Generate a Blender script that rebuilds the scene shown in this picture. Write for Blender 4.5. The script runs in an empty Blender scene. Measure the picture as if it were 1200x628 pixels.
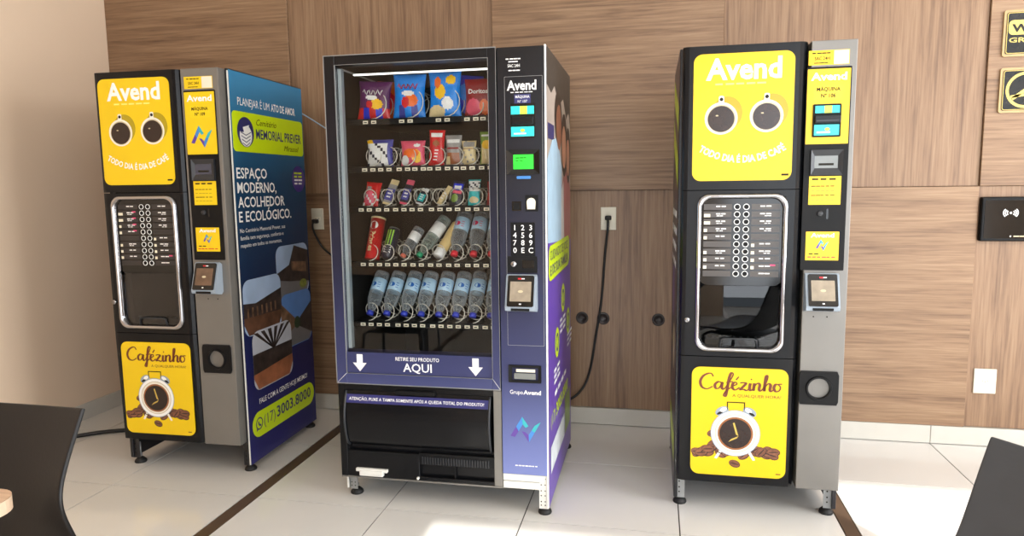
import bpy, bmesh, math, random
from math import sin, cos, pi, radians
from mathutils import Matrix, Vector
random.seed(7)
scene = bpy.context.scene
COL = scene.collection

# ------------------------------------------------------------------ camera
def make_camera():
    pitch, yaw, roll, h = 0.11765, -0.20574, -0.01302, 1.3188
    fwd = Vector((sin(yaw)*cos(pitch), cos(yaw)*cos(pitch), -sin(pitch)))
    right = Vector((cos(yaw), -sin(yaw), 0))
    up = right.cross(fwd)
    r2 = cos(roll)*right + sin(roll)*up
    u2 = -sin(roll)*right + cos(roll)*up
    cam = bpy.data.cameras.new('camera')
    cam.sensor_width = 36; cam.lens = 24.228; cam.clip_start = 0.05
    o = bpy.data.objects.new('camera', cam); COL.objects.link(o)
    m = Matrix((r2, u2, -fwd)).transposed().to_4x4()
    m.translation = Vector((0, 0, h))
    o.matrix_world = m
    scene.camera = o
make_camera()

# ------------------------------------------------------------------ light and exposure
scene.view_settings.view_transform = 'Standard'
scene.view_settings.look = 'None'
scene.view_settings.gamma = 1.0
scene.view_settings.use_curve_mapping = False
scene.view_settings.exposure = 0.10
world = bpy.data.worlds.new('sky'); scene.world = world
world.use_nodes = True
bg = world.node_tree.nodes['Background']
bg.inputs[0].default_value = (0.80, 0.90, 1.0, 1); bg.inputs[1].default_value = 1.0

SUN_EL = radians(30)
def sun():
    l = bpy.data.lights.new('sun', 'SUN'); l.energy = 6.5; l.angle = 0.009; l.color = (1, .97, .92)
    o = bpy.data.objects.new('sun', l); COL.objects.link(o)
    d = Vector((0, cos(SUN_EL), -sin(SUN_EL)))
    o.rotation_euler = d.to_track_quat('-Z', 'Y').to_euler()
sun()
def area(name, loc, direction, sx, sy, power, color):
    l = bpy.data.lights.new(name, 'AREA'); l.shape = 'RECTANGLE'; l.size = sx; l.size_y = sy
    l.energy = power; l.color = color
    o = bpy.data.objects.new(name, l); COL.objects.link(o)
    o.location = loc; o.rotation_euler = Vector(direction).to_track_quat('-Z', 'Z').to_euler()
area('daylight_front_windows', (1.3, -1.85, 1.45), (0, 1, 0), 4.8, 2.6, 165, (.91, .95, 1))
area('daylight_side_window', (4.28, 1.2, 1.5), (-1, 0.15, 0), 3.4, 2.2, 270, (.95, .97, 1))

# ------------------------------------------------------------------ materials
def lin(c):
    c = c/255.0
    return c/12.92 if c <= 0.04045 else ((c+0.055)/1.055)**2.4
def rgb(r, g, b): return (lin(r), lin(g), lin(b), 1)
MATS = {}
def mat(name, color, rough=0.5, metal=0.0, var=0.06, scale=14.0, bump=0.0, emit=0.0, spec=0.5, coat=0.0):
    """principled material whose colour carries a slight procedural variation"""
    if name in MATS: return MATS[name]
    m = bpy.data.materials.new(name); m.use_nodes = True
    nt = m.node_tree; b = nt.nodes['Principled BSDF']
    col = rgb(*color)
    tc = nt.nodes.new('ShaderNodeTexCoord'); nz = nt.nodes.new('ShaderNodeTexNoise')
    nz.inputs['Scale'].default_value = scale; nz.inputs['Detail'].default_value = 3
    nt.links.new(tc.outputs['Object'], nz.inputs['Vector'])
    rp = nt.nodes.new('ShaderNodeValToRGB')
    rp.color_ramp.elements[0].position = 0.3; rp.color_ramp.elements[1].position = 0.7
    rp.color_ramp.elements[0].color = tuple(c*(1-var) for c in col[:3])+(1,)
    rp.color_ramp.elements[1].color = tuple(min(1, c*(1+var)) for c in col[:3])+(1,)
    nt.links.new(nz.outputs['Fac'], rp.inputs['Fac'])
    nt.links.new(rp.outputs['Color'], b.inputs['Base Color'])
    b.inputs['Roughness'].default_value = rough; b.inputs['Metallic'].default_value = metal
    b.inputs['Specular IOR Level'].default_value = spec
    if coat: b.inputs['Coat Weight'].default_value = coat; b.inputs['Coat Roughness'].default_value = 0.05
    if bump:
        bp = nt.nodes.new('ShaderNodeBump'); bp.inputs['Strength'].default_value = bump; bp.inputs['Distance'].default_value = 0.004
        nz2 = nt.nodes.new('ShaderNodeTexNoise'); nz2.inputs['Scale'].default_value = scale*8
        nt.links.new(tc.outputs['Object'], nz2.inputs['Vector'])
        nt.links.new(nz2.outputs['Fac'], bp.inputs['Height']); nt.links.new(bp.outputs['Normal'], b.inputs['Normal'])
    if emit:
        nt.links.new(rp.outputs['Color'], b.inputs['Emission Color']); b.inputs['Emission Strength'].default_value = emit
    MATS[name] = m
    return m

def ramp_mat(name, stops, axis='Z', lo=0.0, hi=1.84, rough=0.3, noise=0.0):
    """printed vinyl whose own ink runs from one colour to another along an object axis"""
    m = bpy.data.materials.new(name); m.use_nodes = True
    nt = m.node_tree; b = nt.nodes['Principled BSDF']
    tc = nt.nodes.new('ShaderNodeTexCoord'); sp = nt.nodes.new('ShaderNodeSeparateXYZ')
    nt.links.new(tc.outputs['Object'], sp.inputs[0])
    mr = nt.nodes.new('ShaderNodeMapRange'); mr.inputs['From Min'].default_value = lo; mr.inputs['From Max'].default_value = hi
    nt.links.new(sp.outputs[axis], mr.inputs['Value'])
    rp = nt.nodes.new('ShaderNodeValToRGB')
    e = rp.color_ramp.elements
    while len(e) < len(stops): e.new(0.5)
    for k, (p, c) in enumerate(stops):
        e[k].position = p; e[k].color = rgb(*c)
    src = mr.outputs['Result']
    if noise:
        nz = nt.nodes.new('ShaderNodeTexNoise'); nz.inputs['Scale'].default_value = 3
        nt.links.new(tc.outputs['Object'], nz.inputs['Vector'])
        ma = nt.nodes.new('ShaderNodeMath'); ma.operation = 'MULTIPLY_ADD'
        ma.inputs[1].default_value = noise; nt.links.new(nz.outputs['Fac'], ma.inputs[0]); nt.links.new(src, ma.inputs[2])
        src = ma.outputs[0]
    nt.links.new(src, rp.inputs['Fac']); nt.links.new(rp.outputs['Color'], b.inputs['Base Color'])
    b.inputs['Roughness'].default_value = rough; b.inputs['Specular IOR Level'].default_value = 0.3
    MATS[name] = m
    return m

def wood_mat(name, along, seed, dark, mid, light, rough=0.45):
    """laminate grain: noise stretched along one world axis"""
    m = bpy.data.materials.new(name); m.use_nodes = True
    nt = m.node_tree; b = nt.nodes['Principled BSDF']
    g = nt.nodes.new('ShaderNodeNewGeometry')
    def stretched(long, cross, detail, dist, off):
        mp = nt.nodes.new('ShaderNodeMapping')
        sc = {'X': (long, cross, cross), 'Z': (cross, cross, long), 'Y': (cross, long, cross)}[along]
        mp.inputs['Scale'].default_value = sc
        mp.inputs['Location'].default_value = (seed+off, seed*1.7, seed*0.6+off)
        nt.links.new(g.outputs['Position'], mp.inputs['Vector'])
        n = nt.nodes.new('ShaderNodeTexNoise'); n.inputs['Scale'].default_value = 1
        n.inputs['Detail'].default_value = detail; n.inputs['Roughness'].default_value = 0.62
        n.inputs['Distortion'].default_value = dist
        nt.links.new(mp.outputs['Vector'], n.inputs['Vector'])
        return n.outputs['Fac']
    a = stretched(0.8, 16, 7, 0.9, 0)
    f = stretched(3.5, 95, 3, 0.2, 9)
    mx = nt.nodes.new('ShaderNodeMix'); mx.data_type = 'FLOAT'; mx.inputs[0].default_value = 0.45
    nt.links.new(a, mx.inputs[2]); nt.links.new(f, mx.inputs[3])
    rp = nt.nodes.new('ShaderNodeValToRGB'); e = rp.color_ramp.elements
    e.new(0.5)
    e[0].position, e[0].color = 0.33, rgb(*dark)
    e[1].position, e[1].color = 0.5, rgb(*mid)
    e[2].position, e[2].color = 0.67, rgb(*light)
    nt.links.new(mx.outputs[0], rp.inputs['Fac']); nt.links.new(rp.outputs['Color'], b.inputs['Base Color'])
    b.inputs['Roughness'].default_value = rough
    bp = nt.nodes.new('ShaderNodeBump'); bp.inputs['Strength'].default_value = 0.12; bp.inputs['Distance'].default_value = 0.002
    nt.links.new(f, bp.inputs['Height']); nt.links.new(bp.outputs['Normal'], b.inputs['Normal'])
    MATS[name] = m
    return m

def glass_mat(name, tint=(1, 1, 1), rough=0.0, ior=1.5):
    """thin pane: what passes is transparent, the rest mirrors by Fresnel"""
    m = bpy.data.materials.new(name); m.use_nodes = True
    nt = m.node_tree; nt.nodes.clear()
    out = nt.nodes.new('ShaderNodeOutputMaterial'); t = nt.nodes.new('ShaderNodeBsdfTransparent')
    t.inputs[0].default_value = tint+(1,)
    gl = nt.nodes.new('ShaderNodeBsdfGlossy'); gl.inputs['Roughness'].default_value = rough
    fr = nt.nodes.new('ShaderNodeFresnel'); fr.inputs[0].default_value = ior
    mx = nt.nodes.new('ShaderNodeMixShader')
    nt.links.new(fr.outputs[0], mx.inputs[0]); nt.links.new(t.outputs[0], mx.inputs[1]); nt.links.new(gl.outputs[0], mx.inputs[2])
    nt.links.new(mx.outputs[0], out.inputs[0])
    MATS[name] = m
    return m

def clear_plastic(name, tint, rough=0.08):
    m = bpy.data.materials.new(name); m.use_nodes = True
    nt = m.node_tree; nt.nodes.clear()
    out = nt.nodes.new('ShaderNodeOutputMaterial'); t = nt.nodes.new('ShaderNodeBsdfTransparent')
    t.inputs[0].default_value = tint+(1,)
    gl = nt.nodes.new('ShaderNodeBsdfPrincipled'); gl.inputs['Roughness'].default_value = rough
    gl.inputs['Base Color'].default_value = (tint[0]*.6, tint[1]*.6, tint[2]*.6, 1)
    lw = nt.nodes.new('ShaderNodeLayerWeight'); lw.inputs[0].default_value = 0.45
    nz = nt.nodes.new('ShaderNodeTexNoise'); nz.inputs['Scale'].default_value = 30
    ad = nt.nodes.new('ShaderNodeMath'); ad.operation = 'MULTIPLY_ADD'; ad.inputs[1].default_value = 0.25
    nt.links.new(nz.outputs['Fac'], ad.inputs[0]); nt.links.new(lw.outputs['Facing'], ad.inputs[2])
    mx = nt.nodes.new('ShaderNodeMixShader')
    nt.links.new(ad.outputs[0], mx.inputs[0]); nt.links.new(t.outputs[0], mx.inputs[1]); nt.links.new(gl.outputs[0], mx.inputs[2])
    nt.links.new(mx.outputs[0], out.inputs[0])
    MATS[name] = m
    return m

BLACK = mat('black_plastic', (13, 14, 17), 0.26, spec=0.25)
BLACKGLOSS = mat('black_gloss', (9, 10, 11), 0.12)
BLACKMATTE = mat('black_matte', (12, 12, 13), 0.5, spec=0.22)
CHARCOAL = mat('charcoal_plastic', (38, 40, 44), 0.42)
STEEL = mat('brushed_grey_steel', (122, 119, 114), 0.38, 0.35, 0.04, 6)
GALV = mat('galvanised_steel', (150, 152, 152), 0.4, 0.5)
CHROME = mat('chrome', (178, 178, 182), 0.08, 1.0, 0.02)
WHITEMETAL = mat('white_painted_metal', (222, 221, 214), 0.4)
WHITE = mat('white_print', (245, 245, 243), 0.4, var=0.01)
CREAM = mat('cream_plastic', (236, 228, 204), 0.4)
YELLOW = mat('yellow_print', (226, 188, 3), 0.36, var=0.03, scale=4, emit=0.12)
LIME = mat('lime_print', (205, 230, 10), 0.3, var=0.02)
BROWNINK = mat('brown_ink', (108, 48, 24), 0.4)
DARKINK = mat('dark_ink', (34, 30, 22), 0.5, spec=.2)
COFFEE = mat('coffee_print', (42, 26, 20), 0.25, var=0.2, scale=30)
CREMA = mat('crema_print', (150, 92, 48), 0.3, var=0.15, scale=60)
BEAN = mat('coffee_bean_print', (124, 78, 56), 0.35, var=0.3, scale=70)
BEANDARK = mat('coffee_bean_groove_print', (48, 24, 15), 0.4)
CUPWHITE = mat('cup_print', (240, 234, 220), 0.3, var=0.02)
CUPSHADE = mat('cup_ring_print', (196, 182, 148), 0.35)
OLIVE = mat('olive_print', (176, 152, 8), 0.3)
PALEYELLOW = mat('pale_yellow_print', (250, 236, 120), 0.3)
NAVY = mat('navy_print', (44, 46, 104), 0.3)
TEAL = mat('teal_print', (40, 170, 178), 0.3)
SKYBLUE = mat('blue_print', (60, 130, 200), 0.3)
PURPLE = mat('purple_print', (92, 60, 150), 0.3)
RUBBER = mat('black_rubber', (18, 18, 18), 0.6, bump=0.1)
CORDBLACK = mat('black_cable', (16, 16, 17), 0.5)
SCREENTAN = mat('beige_screen', (150, 138, 120), 0.2, var=0.12, scale=40)
SCREENGREEN = mat('green_lit_screen', (30, 225, 40), 0.3, var=0.03, emit=0.75)
SCREENCYAN = mat('cyan_lit_label', (40, 205, 205), 0.3, var=0.1, scale=50, emit=0.35)
SCREENLIME = mat('lime_lit_label', (190, 220, 70), 0.3, var=0.1, emit=0.3)
SCREENGREY = mat('grey_lcd', (118, 122, 120), 0.2)
TERMGREY = mat('grey_blue_plastic', (150, 162, 174), 0.4)
REDPRINT = mat('red_print', (205, 30, 40), 0.35)
PINKPRINT = mat('pink_print', (225, 70, 120), 0.35)
GOLD = mat('gold_print', (205, 178, 84), 0.35, 0.2)
GLASS = glass_mat('clear_glass', (0.97, 0.98, 0.975), 0.0, 1.36)
SMOKED = glass_mat('smoked_glass', (0.45, 0.46, 0.48))

# ------------------------------------------------------------------ mesh builder
def text_mesh_cache(s, bold, shear, cache={}):
    k = (s, bold, shear)
    if k not in cache:
        cu = bpy.data.curves.new('t', 'FONT'); cu.body = s; cu.size = 1; cu.resolution_u = 2
        cu.offset = bold; cu.shear = shear; cu.fill_mode = 'FRONT'
        o = bpy.data.objects.new('t', cu); COL.objects.link(o)
        dg = bpy.context.evaluated_depsgraph_get()
        me = bpy.data.meshes.new_from_object(o.evaluated_get(dg))
        vs = [(v.co.x, v.co.y) for v in me.vertices]
        fs = [tuple(p.vertices) for p in me.polygons]
        bpy.data.objects.remove(o); bpy.data.curves.remove(cu); bpy.data.meshes.remove(me)
        cache[k] = (vs, fs)
    return cache[k]

def rrect(u0, v0, u1, v1, r, seg=6):
    r = min(r, abs(u1-u0)/2-1e-5, abs(v1-v0)/2-1e-5)
    if r <= 1e-5: return [(u0, v0), (u1, v0), (u1, v1), (u0, v1)]
    pts = []
    for cx, cy, a0 in ((u1-r, v0+r, -pi/2), (u1-r, v1-r, 0), (u0+r, v1-r, pi/2), (u0+r, v0+r, pi)):
        for i in range(seg+1):
            a = a0 + pi/2*i/seg
            pts.append((cx+r*cos(a), cy+r*sin(a)))
    return pts
def circ(cu, cv, r, seg=28, ry=None, rot=0.0):
    ry = r if ry is None else ry
    out = []
    for i in range(seg):
        a = 2*pi*i/seg; x, y = r*cos(a), ry*sin(a)
        out.append((cu+x*cos(rot)-y*sin(rot), cv+x*sin(rot)+y*cos(rot)))
    return out

def frame(origin, U, V):
    U = Vector(U); V = Vector(V); N = U.cross(V)
    m = Matrix((U, V, N)).transposed().to_4x4(); m.translation = Vector(origin)
    return m
FRONT = frame((0, 0, 0), (1, 0, 0), (0, 0, 1))            # u right, v up, n towards the viewer
XYZ = Matrix.Identity(4)

class MB:
    def __init__(self, F=XYZ):
        self.v = []; self.f = []; self.mi = []; self.sm = []; self.mats = []; self.F = F
    def idx(self, m):
        if m not in self.mats: self.mats.append(m)
        return self.mats.index(m)
    def add(self, vs, fs, m, smooth=False, F=None):
        F = self.F if F is None else F
        b = len(self.v); i = self.idx(m)
        self.v += [tuple(F @ Vector(p)) for p in vs]
        for f in fs:
            self.f.append(tuple(b+k for k in f)); self.mi.append(i); self.sm.append(smooth)
        return self
    def box(self, u0, v0, n0, u1, v1, n1, m, bev=0.0, seg=2):
        if bev <= 0:
            vs = [(u0,v0,n0),(u1,v0,n0),(u1,v1,n0),(u0,v1,n0),(u0,v0,n1),(u1,v0,n1),(u1,v1,n1),(u0,v1,n1)]
            fs = [(3,2,1,0),(4,5,6,7),(0,1,5,4),(1,2,6,5),(2,3,7,6),(3,0,4,7)]
            return self.add(vs, fs, m)
        bm = bmesh.new(); bmesh.ops.create_cube(bm, size=1)
        for w in bm.verts:
            w.co = Vector(((u0+u1)/2+w.co.x*(u1-u0), (v0+v1)/2+w.co.y*(v1-v0), (n0+n1)/2+w.co.z*(n1-n0)))
        bmesh.ops.bevel(bm, geom=bm.edges[:], offset=bev, segments=seg, affect='EDGES', profile=0.5)
        return self.frombm(bm, m)
    def frombm(self, bm, m, smooth=False):
        bm.verts.index_update()
        vs = [tuple(w.co) for w in bm.verts]; fs = [tuple(w.index for w in f.verts) for f in bm.faces]
        bm.free()
        return self.add(vs, fs, m, smooth)
    def prism(self, pts, n0, n1, m):
        k = len(pts)
        vs = [(p[0], p[1], n0) for p in pts]+[(p[0], p[1], n1) for p in pts]
        fs = [tuple(range(k-1, -1, -1)), tuple(range(k, 2*k))]+[(i, (i+1) % k, k+(i+1) % k, k+i) for i in range(k)]
        return self.add(vs, fs, m)
    def plate(self, u0, v0, u1, v1, r, n0, n1, m): return self.prism(rrect(u0, v0, u1, v1, r), n0, n1, m)
    def flat(self, pts, n, m): return self.add([(p[0], p[1], n) for p in pts], [tuple(range(len(pts)))], m)
    def rect(self, u0, v0, u1, v1, n, m): return self.flat([(u0, v0), (u1, v0), (u1, v1), (u0, v1)], n, m)
    def band(self, outer, inner, n0, n1, m, smooth=False):
        """closed ring between two outlines with the same number of points"""
        k = len(outer)
        vs = [(p[0], p[1], n0) for p in outer]+[(p[0], p[1], n0) for p in inner]+[(p[0], p[1], n1) for p in outer]+[(p[0], p[1], n1) for p in inner]
        fs = []
        for i in range(k):
            j = (i+1) % k
            fs += [(i, j, 2*k+j, 2*k+i), (2*k+i, 2*k+j, 3*k+j, 3*k+i), (3*k+i, 3*k+j, k+j, k+i), (k+i, k+j, j, i)]
        return self.add(vs, fs, m, smooth)
    def sweep(self, loops, m, smooth=True, cap=(False, False), close=True):
        """skin a list of vertex loops"""
        k = len(loops[0]); vs = [p for l in loops for p in l]; fs = []
        for a in range(len(loops)-1):
            for i in range(k if close else k-1):
                j = (i+1) % k
                fs.append((a*k+i, a*k+j, (a+1)*k+j, (a+1)*k+i))
        if cap[0]: fs.append(tuple(range(k-1, -1, -1)))
        if cap[1]: fs.append(tuple(range((len(loops)-1)*k, len(loops)*k)))
        return self.add(vs, fs, m, smooth)
    def rail(self, outline, prof, m):
        """moulding round a rounded outline; prof = (inset, height) pairs"""
        base = outline
        cx = sum(p[0] for p in base)/len(base); cy = sum(p[1] for p in base)/len(base)
        w = max(p[0] for p in base)-cx; h = max(p[1] for p in base)-cy
        loops = [[(cx+(p[0]-cx)*(w-i)/w, cy+(p[1]-cy)*(h-i)/h, n) for p in base] for i, n in prof]
        return self.sweep(loops, m)
    def tube(self, path, r, m, seg=6, closed=False, cap=True):
        path = [Vector(p) for p in path]; n = len(path); loops = []
        up = None
        for i, p in enumerate(path):
            if closed: t = path[(i+1) % n]-path[i-1]
            else: t = path[min(i+1, n-1)]-path[max(i-1, 0)]
            t.normalize()
            if up is None:
                up = Vector((0, 0, 1)) if abs(t.z) < 0.9 else Vector((1, 0, 0))
            s = t.cross(up).normalized(); up = s.cross(t).normalized()
            loops.append([tuple(p+r*(cos(2*pi*k/seg)*s+sin(2*pi*k/seg)*up)) for k in range(seg)])
        if closed: loops.append(loops[0])
        return self.sweep(loops, m, True, (cap and not closed, cap and not closed))
    def lathe(self, prof, m, seg=20, axis=None):
        """prof = (radius, height) pairs about local n (or frame `axis`)"""
        A = axis if axis is not None else Matrix.Identity(4)
        loops = [[tuple(A @ Vector((r*cos(2*pi*k/seg), r*sin(2*pi*k/seg), z))) for k in range(seg)] for r, z in prof]
        return self.sweep(loops, m, True, (prof[0][0] > 1e-5, prof[-1][0] > 1e-5))
    def text(self, s, u, v, n, m, w=None, h=None, bold=0.0, shear=0.0, align='L', warp=None):
        vs, fs = text_mesh_cache(s, bold, shear)
        if not vs: return self
        x0 = min(p[0] for p in vs); x1 = max(p[0] for p in vs)
        cap = 0.72
        sy = (h/cap) if h else (w/(x1-x0)); sx = (w/(x1-x0)) if w else sy
        W = (x1-x0)*sx
        off = {'L': 0, 'C': -W/2, 'R': -W}[align]
        P = [((p[0]-x0)*sx+off, p[1]*sy) for p in vs]
        P = [warp(*p) for p in P] if warp else [(u+p[0], v+p[1]) for p in P]
        return self.add([(p[0], p[1], n) for p in P], fs, m)
    def build(self, name, parent=None, loc=None, rot=None, smooth_angle=None):
        me = bpy.data.meshes.new(name)
        me.from_pydata(self.v, [], self.f)
        for m in self.mats: me.materials.append(m)
        me.polygons.foreach_set('material_index', self.mi)
        me.polygons.foreach_set('use_smooth', self.sm)
        me.update()
        o = bpy.data.objects.new(name, me); COL.objects.link(o)
        if parent: o.parent = parent
        if loc: o.location = loc
        if rot: o.rotation_euler = rot
        return o

def tag(o, label, cat, group=None, kind=None):
    o['label'] = label; o['category'] = cat
    if group: o['group'] = group
    if kind: o['kind'] = kind
    return o
def thing(name, label, cat, loc=(0, 0, 0), rz=0.0, group=None):
    o = bpy.data.objects.new(name, None); COL.objects.link(o)
    o.empty_display_size = 0.1
    o.location = loc; o.rotation_euler = (0, 0, rz)
    return tag(o, label, cat, group)
def copy_tree(o, parent=None):
    c = o.copy(); COL.objects.link(c)
    if parent: c.parent = parent
    for ch in list(o.children): copy_tree(ch, c)
    return c
def struct(o): o['kind'] = 'structure'; return o

# ------------------------------------------------------------------ the setting
WY, WX = 3.7165, -3.257            # back wall face, left wall face
XR, YF, ZC = 4.2, -1.6, 3.05       # right wall, unseen front behind the camera, ceiling
WOOD = {}
for k in range(3):
    WOOD['X', k] = wood_mat('oak_laminate_horizontal_%d' % k, 'X', 3.1+7.3*k, (97, 71, 51), (137, 107, 80), (160, 131, 102))
    WOOD['Z', k] = wood_mat('oak_laminate_upright_%d' % k, 'Z', 5.7+5.9*k, (100, 74, 55), (138, 108, 82), (157, 129, 101))
WALLPAINT = mat('beige_wall_paint', (230, 206, 180), 0.7, var=0.03, scale=1.5, bump=0.05)
CEILPAINT = mat('white_ceiling_paint', (236, 232, 226), 0.8, var=0.01)
TILE = mat('polished_ivory_tile', (222, 220, 215), 0.14, var=0.025, scale=2.2)
GROUT = mat('grey_grout', (62, 54, 46), 0.7)
STRIP = mat('brown_inlay_strip', (84, 66, 52), 0.4, var=0.15, scale=9)
BASET = mat('ivory_baseboard_tile', (198, 194, 184), 0.3, var=0.02)

def back_wall():
    b = MB()
    b.box(WX-0.1, WY+0.02, 0, XR, WY+0.12, ZC, GROUT)
    xs = [-3.257+1.1945*i for i in range(6)]+[XR]
    zs = [0.096, 1.2922, 2.4867, ZC]
    for j in range(3):
        for i in range(6):
            horiz = (i+j) % 2 == (1 if True else 0)
            key = ('X' if horiz else 'Z', (i*2+j) % 3)
            front = WY-0.004 if horiz else WY+0.010
            b.box(xs[i]+0.0008, front, zs[j]+0.0008, xs[i+1]-0.0008, WY+0.03, zs[j+1]-0.0008, WOOD[key], 0.0012, 1)
    struct(b.build('wall_back'))
    t = MB()
    x = WX
    for x1 in (-2.40, -1.10, 0.11, 1.373, 2.6, XR):
        t.box(x+0.0012, WY-0.002, 0.0035, x1-0.0012, WY+0.02, 0.0945, BASET, 0.001, 1); x = x1
    struct(t.build('baseboard_back'))
back_wall()

def floor_():
    b = MB()
    b.box(WX-0.1, YF-0.6, -0.06, XR+0.1, WY+0.1, -0.004, GROUT)
    xs = [WX-0.02, -2.99, -2.395, -1.73, -1.67, -1.085, -0.505, 0.105, 0.715, 0.772, 1.373, 1.97, 2.57, 3.17, 3.77, XR]
    ys = [2.552+0.617*k for k in range(-7, 2)]+[WY+0.02]
    ys = [YF-0.5]+[y for y in ys if y > YF-0.4]
    g = 0.0025
    for i in range(len(xs)-1):
        st = abs(xs[i+1]-xs[i]) < 0.1
        for j in range(len(ys)-1):
            if st: continue
            b.box(xs[i]+g, ys[j]+g, -0.008, xs[i+1]-g, ys[j+1]-g, 0, TILE)
        if st: b.box(xs[i]+g, YF-0.5, -0.008, xs[i+1]-g, WY, 0, STRIP)
    struct(b.build('floor'))
floor_()

def left_wall():
    b = MB(); b.box(WX-0.12, YF-0.2, 0, WX, WY+0.12, ZC, WALLPAINT)
    struct(b.build('wall_left'))
    t = MB(); y = YF-0.1
    for y1 in (-0.4, 0.8, 2.0, 3.0, WY-0.003):
        t.box(WX-0.01, y+0.0012, 0, WX+0.012, y1-0.0012, 0.092, BASET, 0.001, 1); y = y1
    struct(t.build('baseboard_left'))
left_wall()

def ceiling_():
    b = MB(); b.box(WX-0.12, YF-0.2, ZC, XR+0.2, WY+0.12, ZC+0.1, CEILPAINT)
    struct(b.build('ceiling'))
ceiling_()

ALU = mat('added_window_frame', (70, 70, 72), 0.5)
def fronts():
    """unseen front behind the viewer: piers and openings shaped to cast the sun patches"""
    tn = math.tan(SUN_EL)
    b = MB()
    y0, y1 = YF-0.12, YF
    head_mid = (2.60-YF)*tn; head_tint = (2.44-YF)*tn; head_right = (3.262-YF)*tn
    xs = [(WX, -2.62, 'p'), (-2.62, -1.85, 't'), (-1.85, -0.85, 'p'), (-0.85, 0.10, 'm'), (0.10, 0.71, 'p'), (0.71, 3.6, 'd'), (3.6, XR, 'p')]
    for a, c, k in xs:
        if k == 'p': b.box(a, y0, 0, c, y1, ZC, WALLPAINT)
        elif k == 'm': b.box(a, y0, head_mid, c, y1, ZC, WALLPAINT)
        elif k == 't':
            b.box(a, y0, head_tint, c, y1, ZC, WALLPAINT); b.box(a, y0, 0, c, y1, 1.95, WALLPAINT)
        else: b.box(a, y0, head_right, c, y1, ZC, WALLPAINT)
    struct(b.build('unseen_wall_front'))
    f = MB()
    f.box(-2.62, y0+.03, 1.95, -2.58, y1-.03, head_tint, ALU); f.box(-1.89, y0+.03, 1.95, -1.85, y1-.03, head_tint, ALU)
    f.box(-2.58, y0+.03, 1.95, -1.89, y1-.03, 1.98, ALU); f.box(-2.58, y0+.03, head_tint-.006, -1.89, y1-.03, head_tint, ALU)
    f.box(-2.58, y0+.055, 1.98, -1.89, y0+.061, head_tint-.006, glass_mat('sun_dimming_glass', (.38, .34, .29)))  # added unseen window, pane tinted to weaken the left sun patch
    struct(f.build('added_window_1'))
    r = MB()
    x0, x1 = XR, XR+0.12
    r.box(x0, YF-0.2, 0, x1, -0.4, ZC, WALLPAINT); r.box(x0, 2.9, 0, x1, WY+0.12, ZC, WALLPAINT)
    r.box(x0, -0.4, 0, x1, 2.9, 0.5, WALLPAINT); r.box(x0, -0.4, 2.6, x1, 2.9, ZC, WALLPAINT)
    struct(r.build('wall_right'))
fronts()

# ------------------------------------------------------------------ shared print motifs
def n_logo(b, u0, v0, u1, v1, n, mats=(TEAL, SKYBLUE, PURPLE)):
    """zig-zag N mark: two slanted strokes each side and a joining one"""
    w, h = u1-u0, v1-v0
    P = lambda *q: [(u0+a*w, v0+c*h) for a, c in q]
    b.flat(P((0, .23), (.15, .19), (.41, .70), (.39, 1.0)), n, mats[1])
    b.flat(P((0, .23), (.15, .19), (.27, .425), (.19, .60)), n+0.0003, mats[2])
    b.flat(P((.39, 1.0), (.41, .70), (.50, .57), (.60, .64)), n+0.0002, mats[0])
    b.flat(P((.37, .43), (.48, .41), (.60, .29), (.61, 0.0)), n, mats[2])
    b.flat(P((.61, 0.0), (.60, .29), (.80, .67), (1.0, .82)), n+0.0001, mats[1])
    b.flat(P((.80, .40), (.70, .48), (.80, .67), (1.0, .82)), n+0.0003, mats[0])

def micro(b, u0, u1, v, h, n, m, words=4, seed=1):
    """a line of print too small to read"""
    r = random.Random(seed); x = u0; L = u1-u0
    for k in range(words):
        l = L/words*(0.65+0.3*r.random())
        b.rect(x, v, min(x+l, u1), v+h, n, m); x += L/words

def cup(b, u, v, n, s):
    """a cup seen from above: handle, saucer-like rim, coffee with a bright fleck"""
    b.plate(u-0.009*s, v+0.045*s, u+0.009*s, v+0.078*s, 0.006, n, n+0.0003, CUPWHITE)
    b.flat(circ(u, v+0.066*s, 0.0065*s, 12), n+0.0005, DARKINK)
    b.flat(circ(u+0.02*s, v+0.018*s, 0.052*s, 28, 0.058*s), n+0.0002, OLIVE)
    b.flat(circ(u, v, 0.056*s, 32), n+0.0006, CUPWHITE)
    b.flat(circ(u+0.001, v-0.001, 0.049*s, 32), n+0.0008, CUPSHADE)
    b.flat(circ(u, v-0.002*s, 0.0455*s, 32), n+0.0010, COFFEE)
    b.flat(circ(u-0.014*s, v+0.010*s, 0.005*s, 10, 0.0025*s), n+0.0012, CUPSHADE)

def poster_smile(parent, u0, v0, u1, v1, n):
    b = MB(FRONT); w, h = u1-u0, v1-v0
    b.plate(u0, v0, u1, v1, 0.032, n-0.004, n, YELLOW)
    b.text('Avend', u0+w*0.5, v0+h*0.80, n+0.0006, WHITE, w=w*0.75, h=h*0.165, bold=0.028, align='C')
    micro(b, u0+w*.22, u0+w*.74, v0+h*.755, h*.014, n+0.0006, PALEYELLOW, 5, 3)
    cup(b, u0+w*0.285, v0+h*0.495, n, 1.06); cup(b, u0+w*0.737, v0+h*0.505, n, 1.06)
    cx, cy, R = u0+w*0.5, v0+h*0.775, h*0.63
    T = 'TODO DIA É DIA DE CAFÉ'
    def arc(x, y):
        a = x/R
        return (cx+(R-y)*sin(a), cy-(R-y)*cos(a))
    b.text(T, 0, 0, n+0.0006, WHITE, w=w*0.93, h=h*0.055, bold=0.025, align='C', warp=arc)
    b.rect(u1-w*.10, v0+h*.035, u1-w*.03, v0+h*.05, n+0.0006, DARKINK)
    return b.build('poster', parent)

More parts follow.
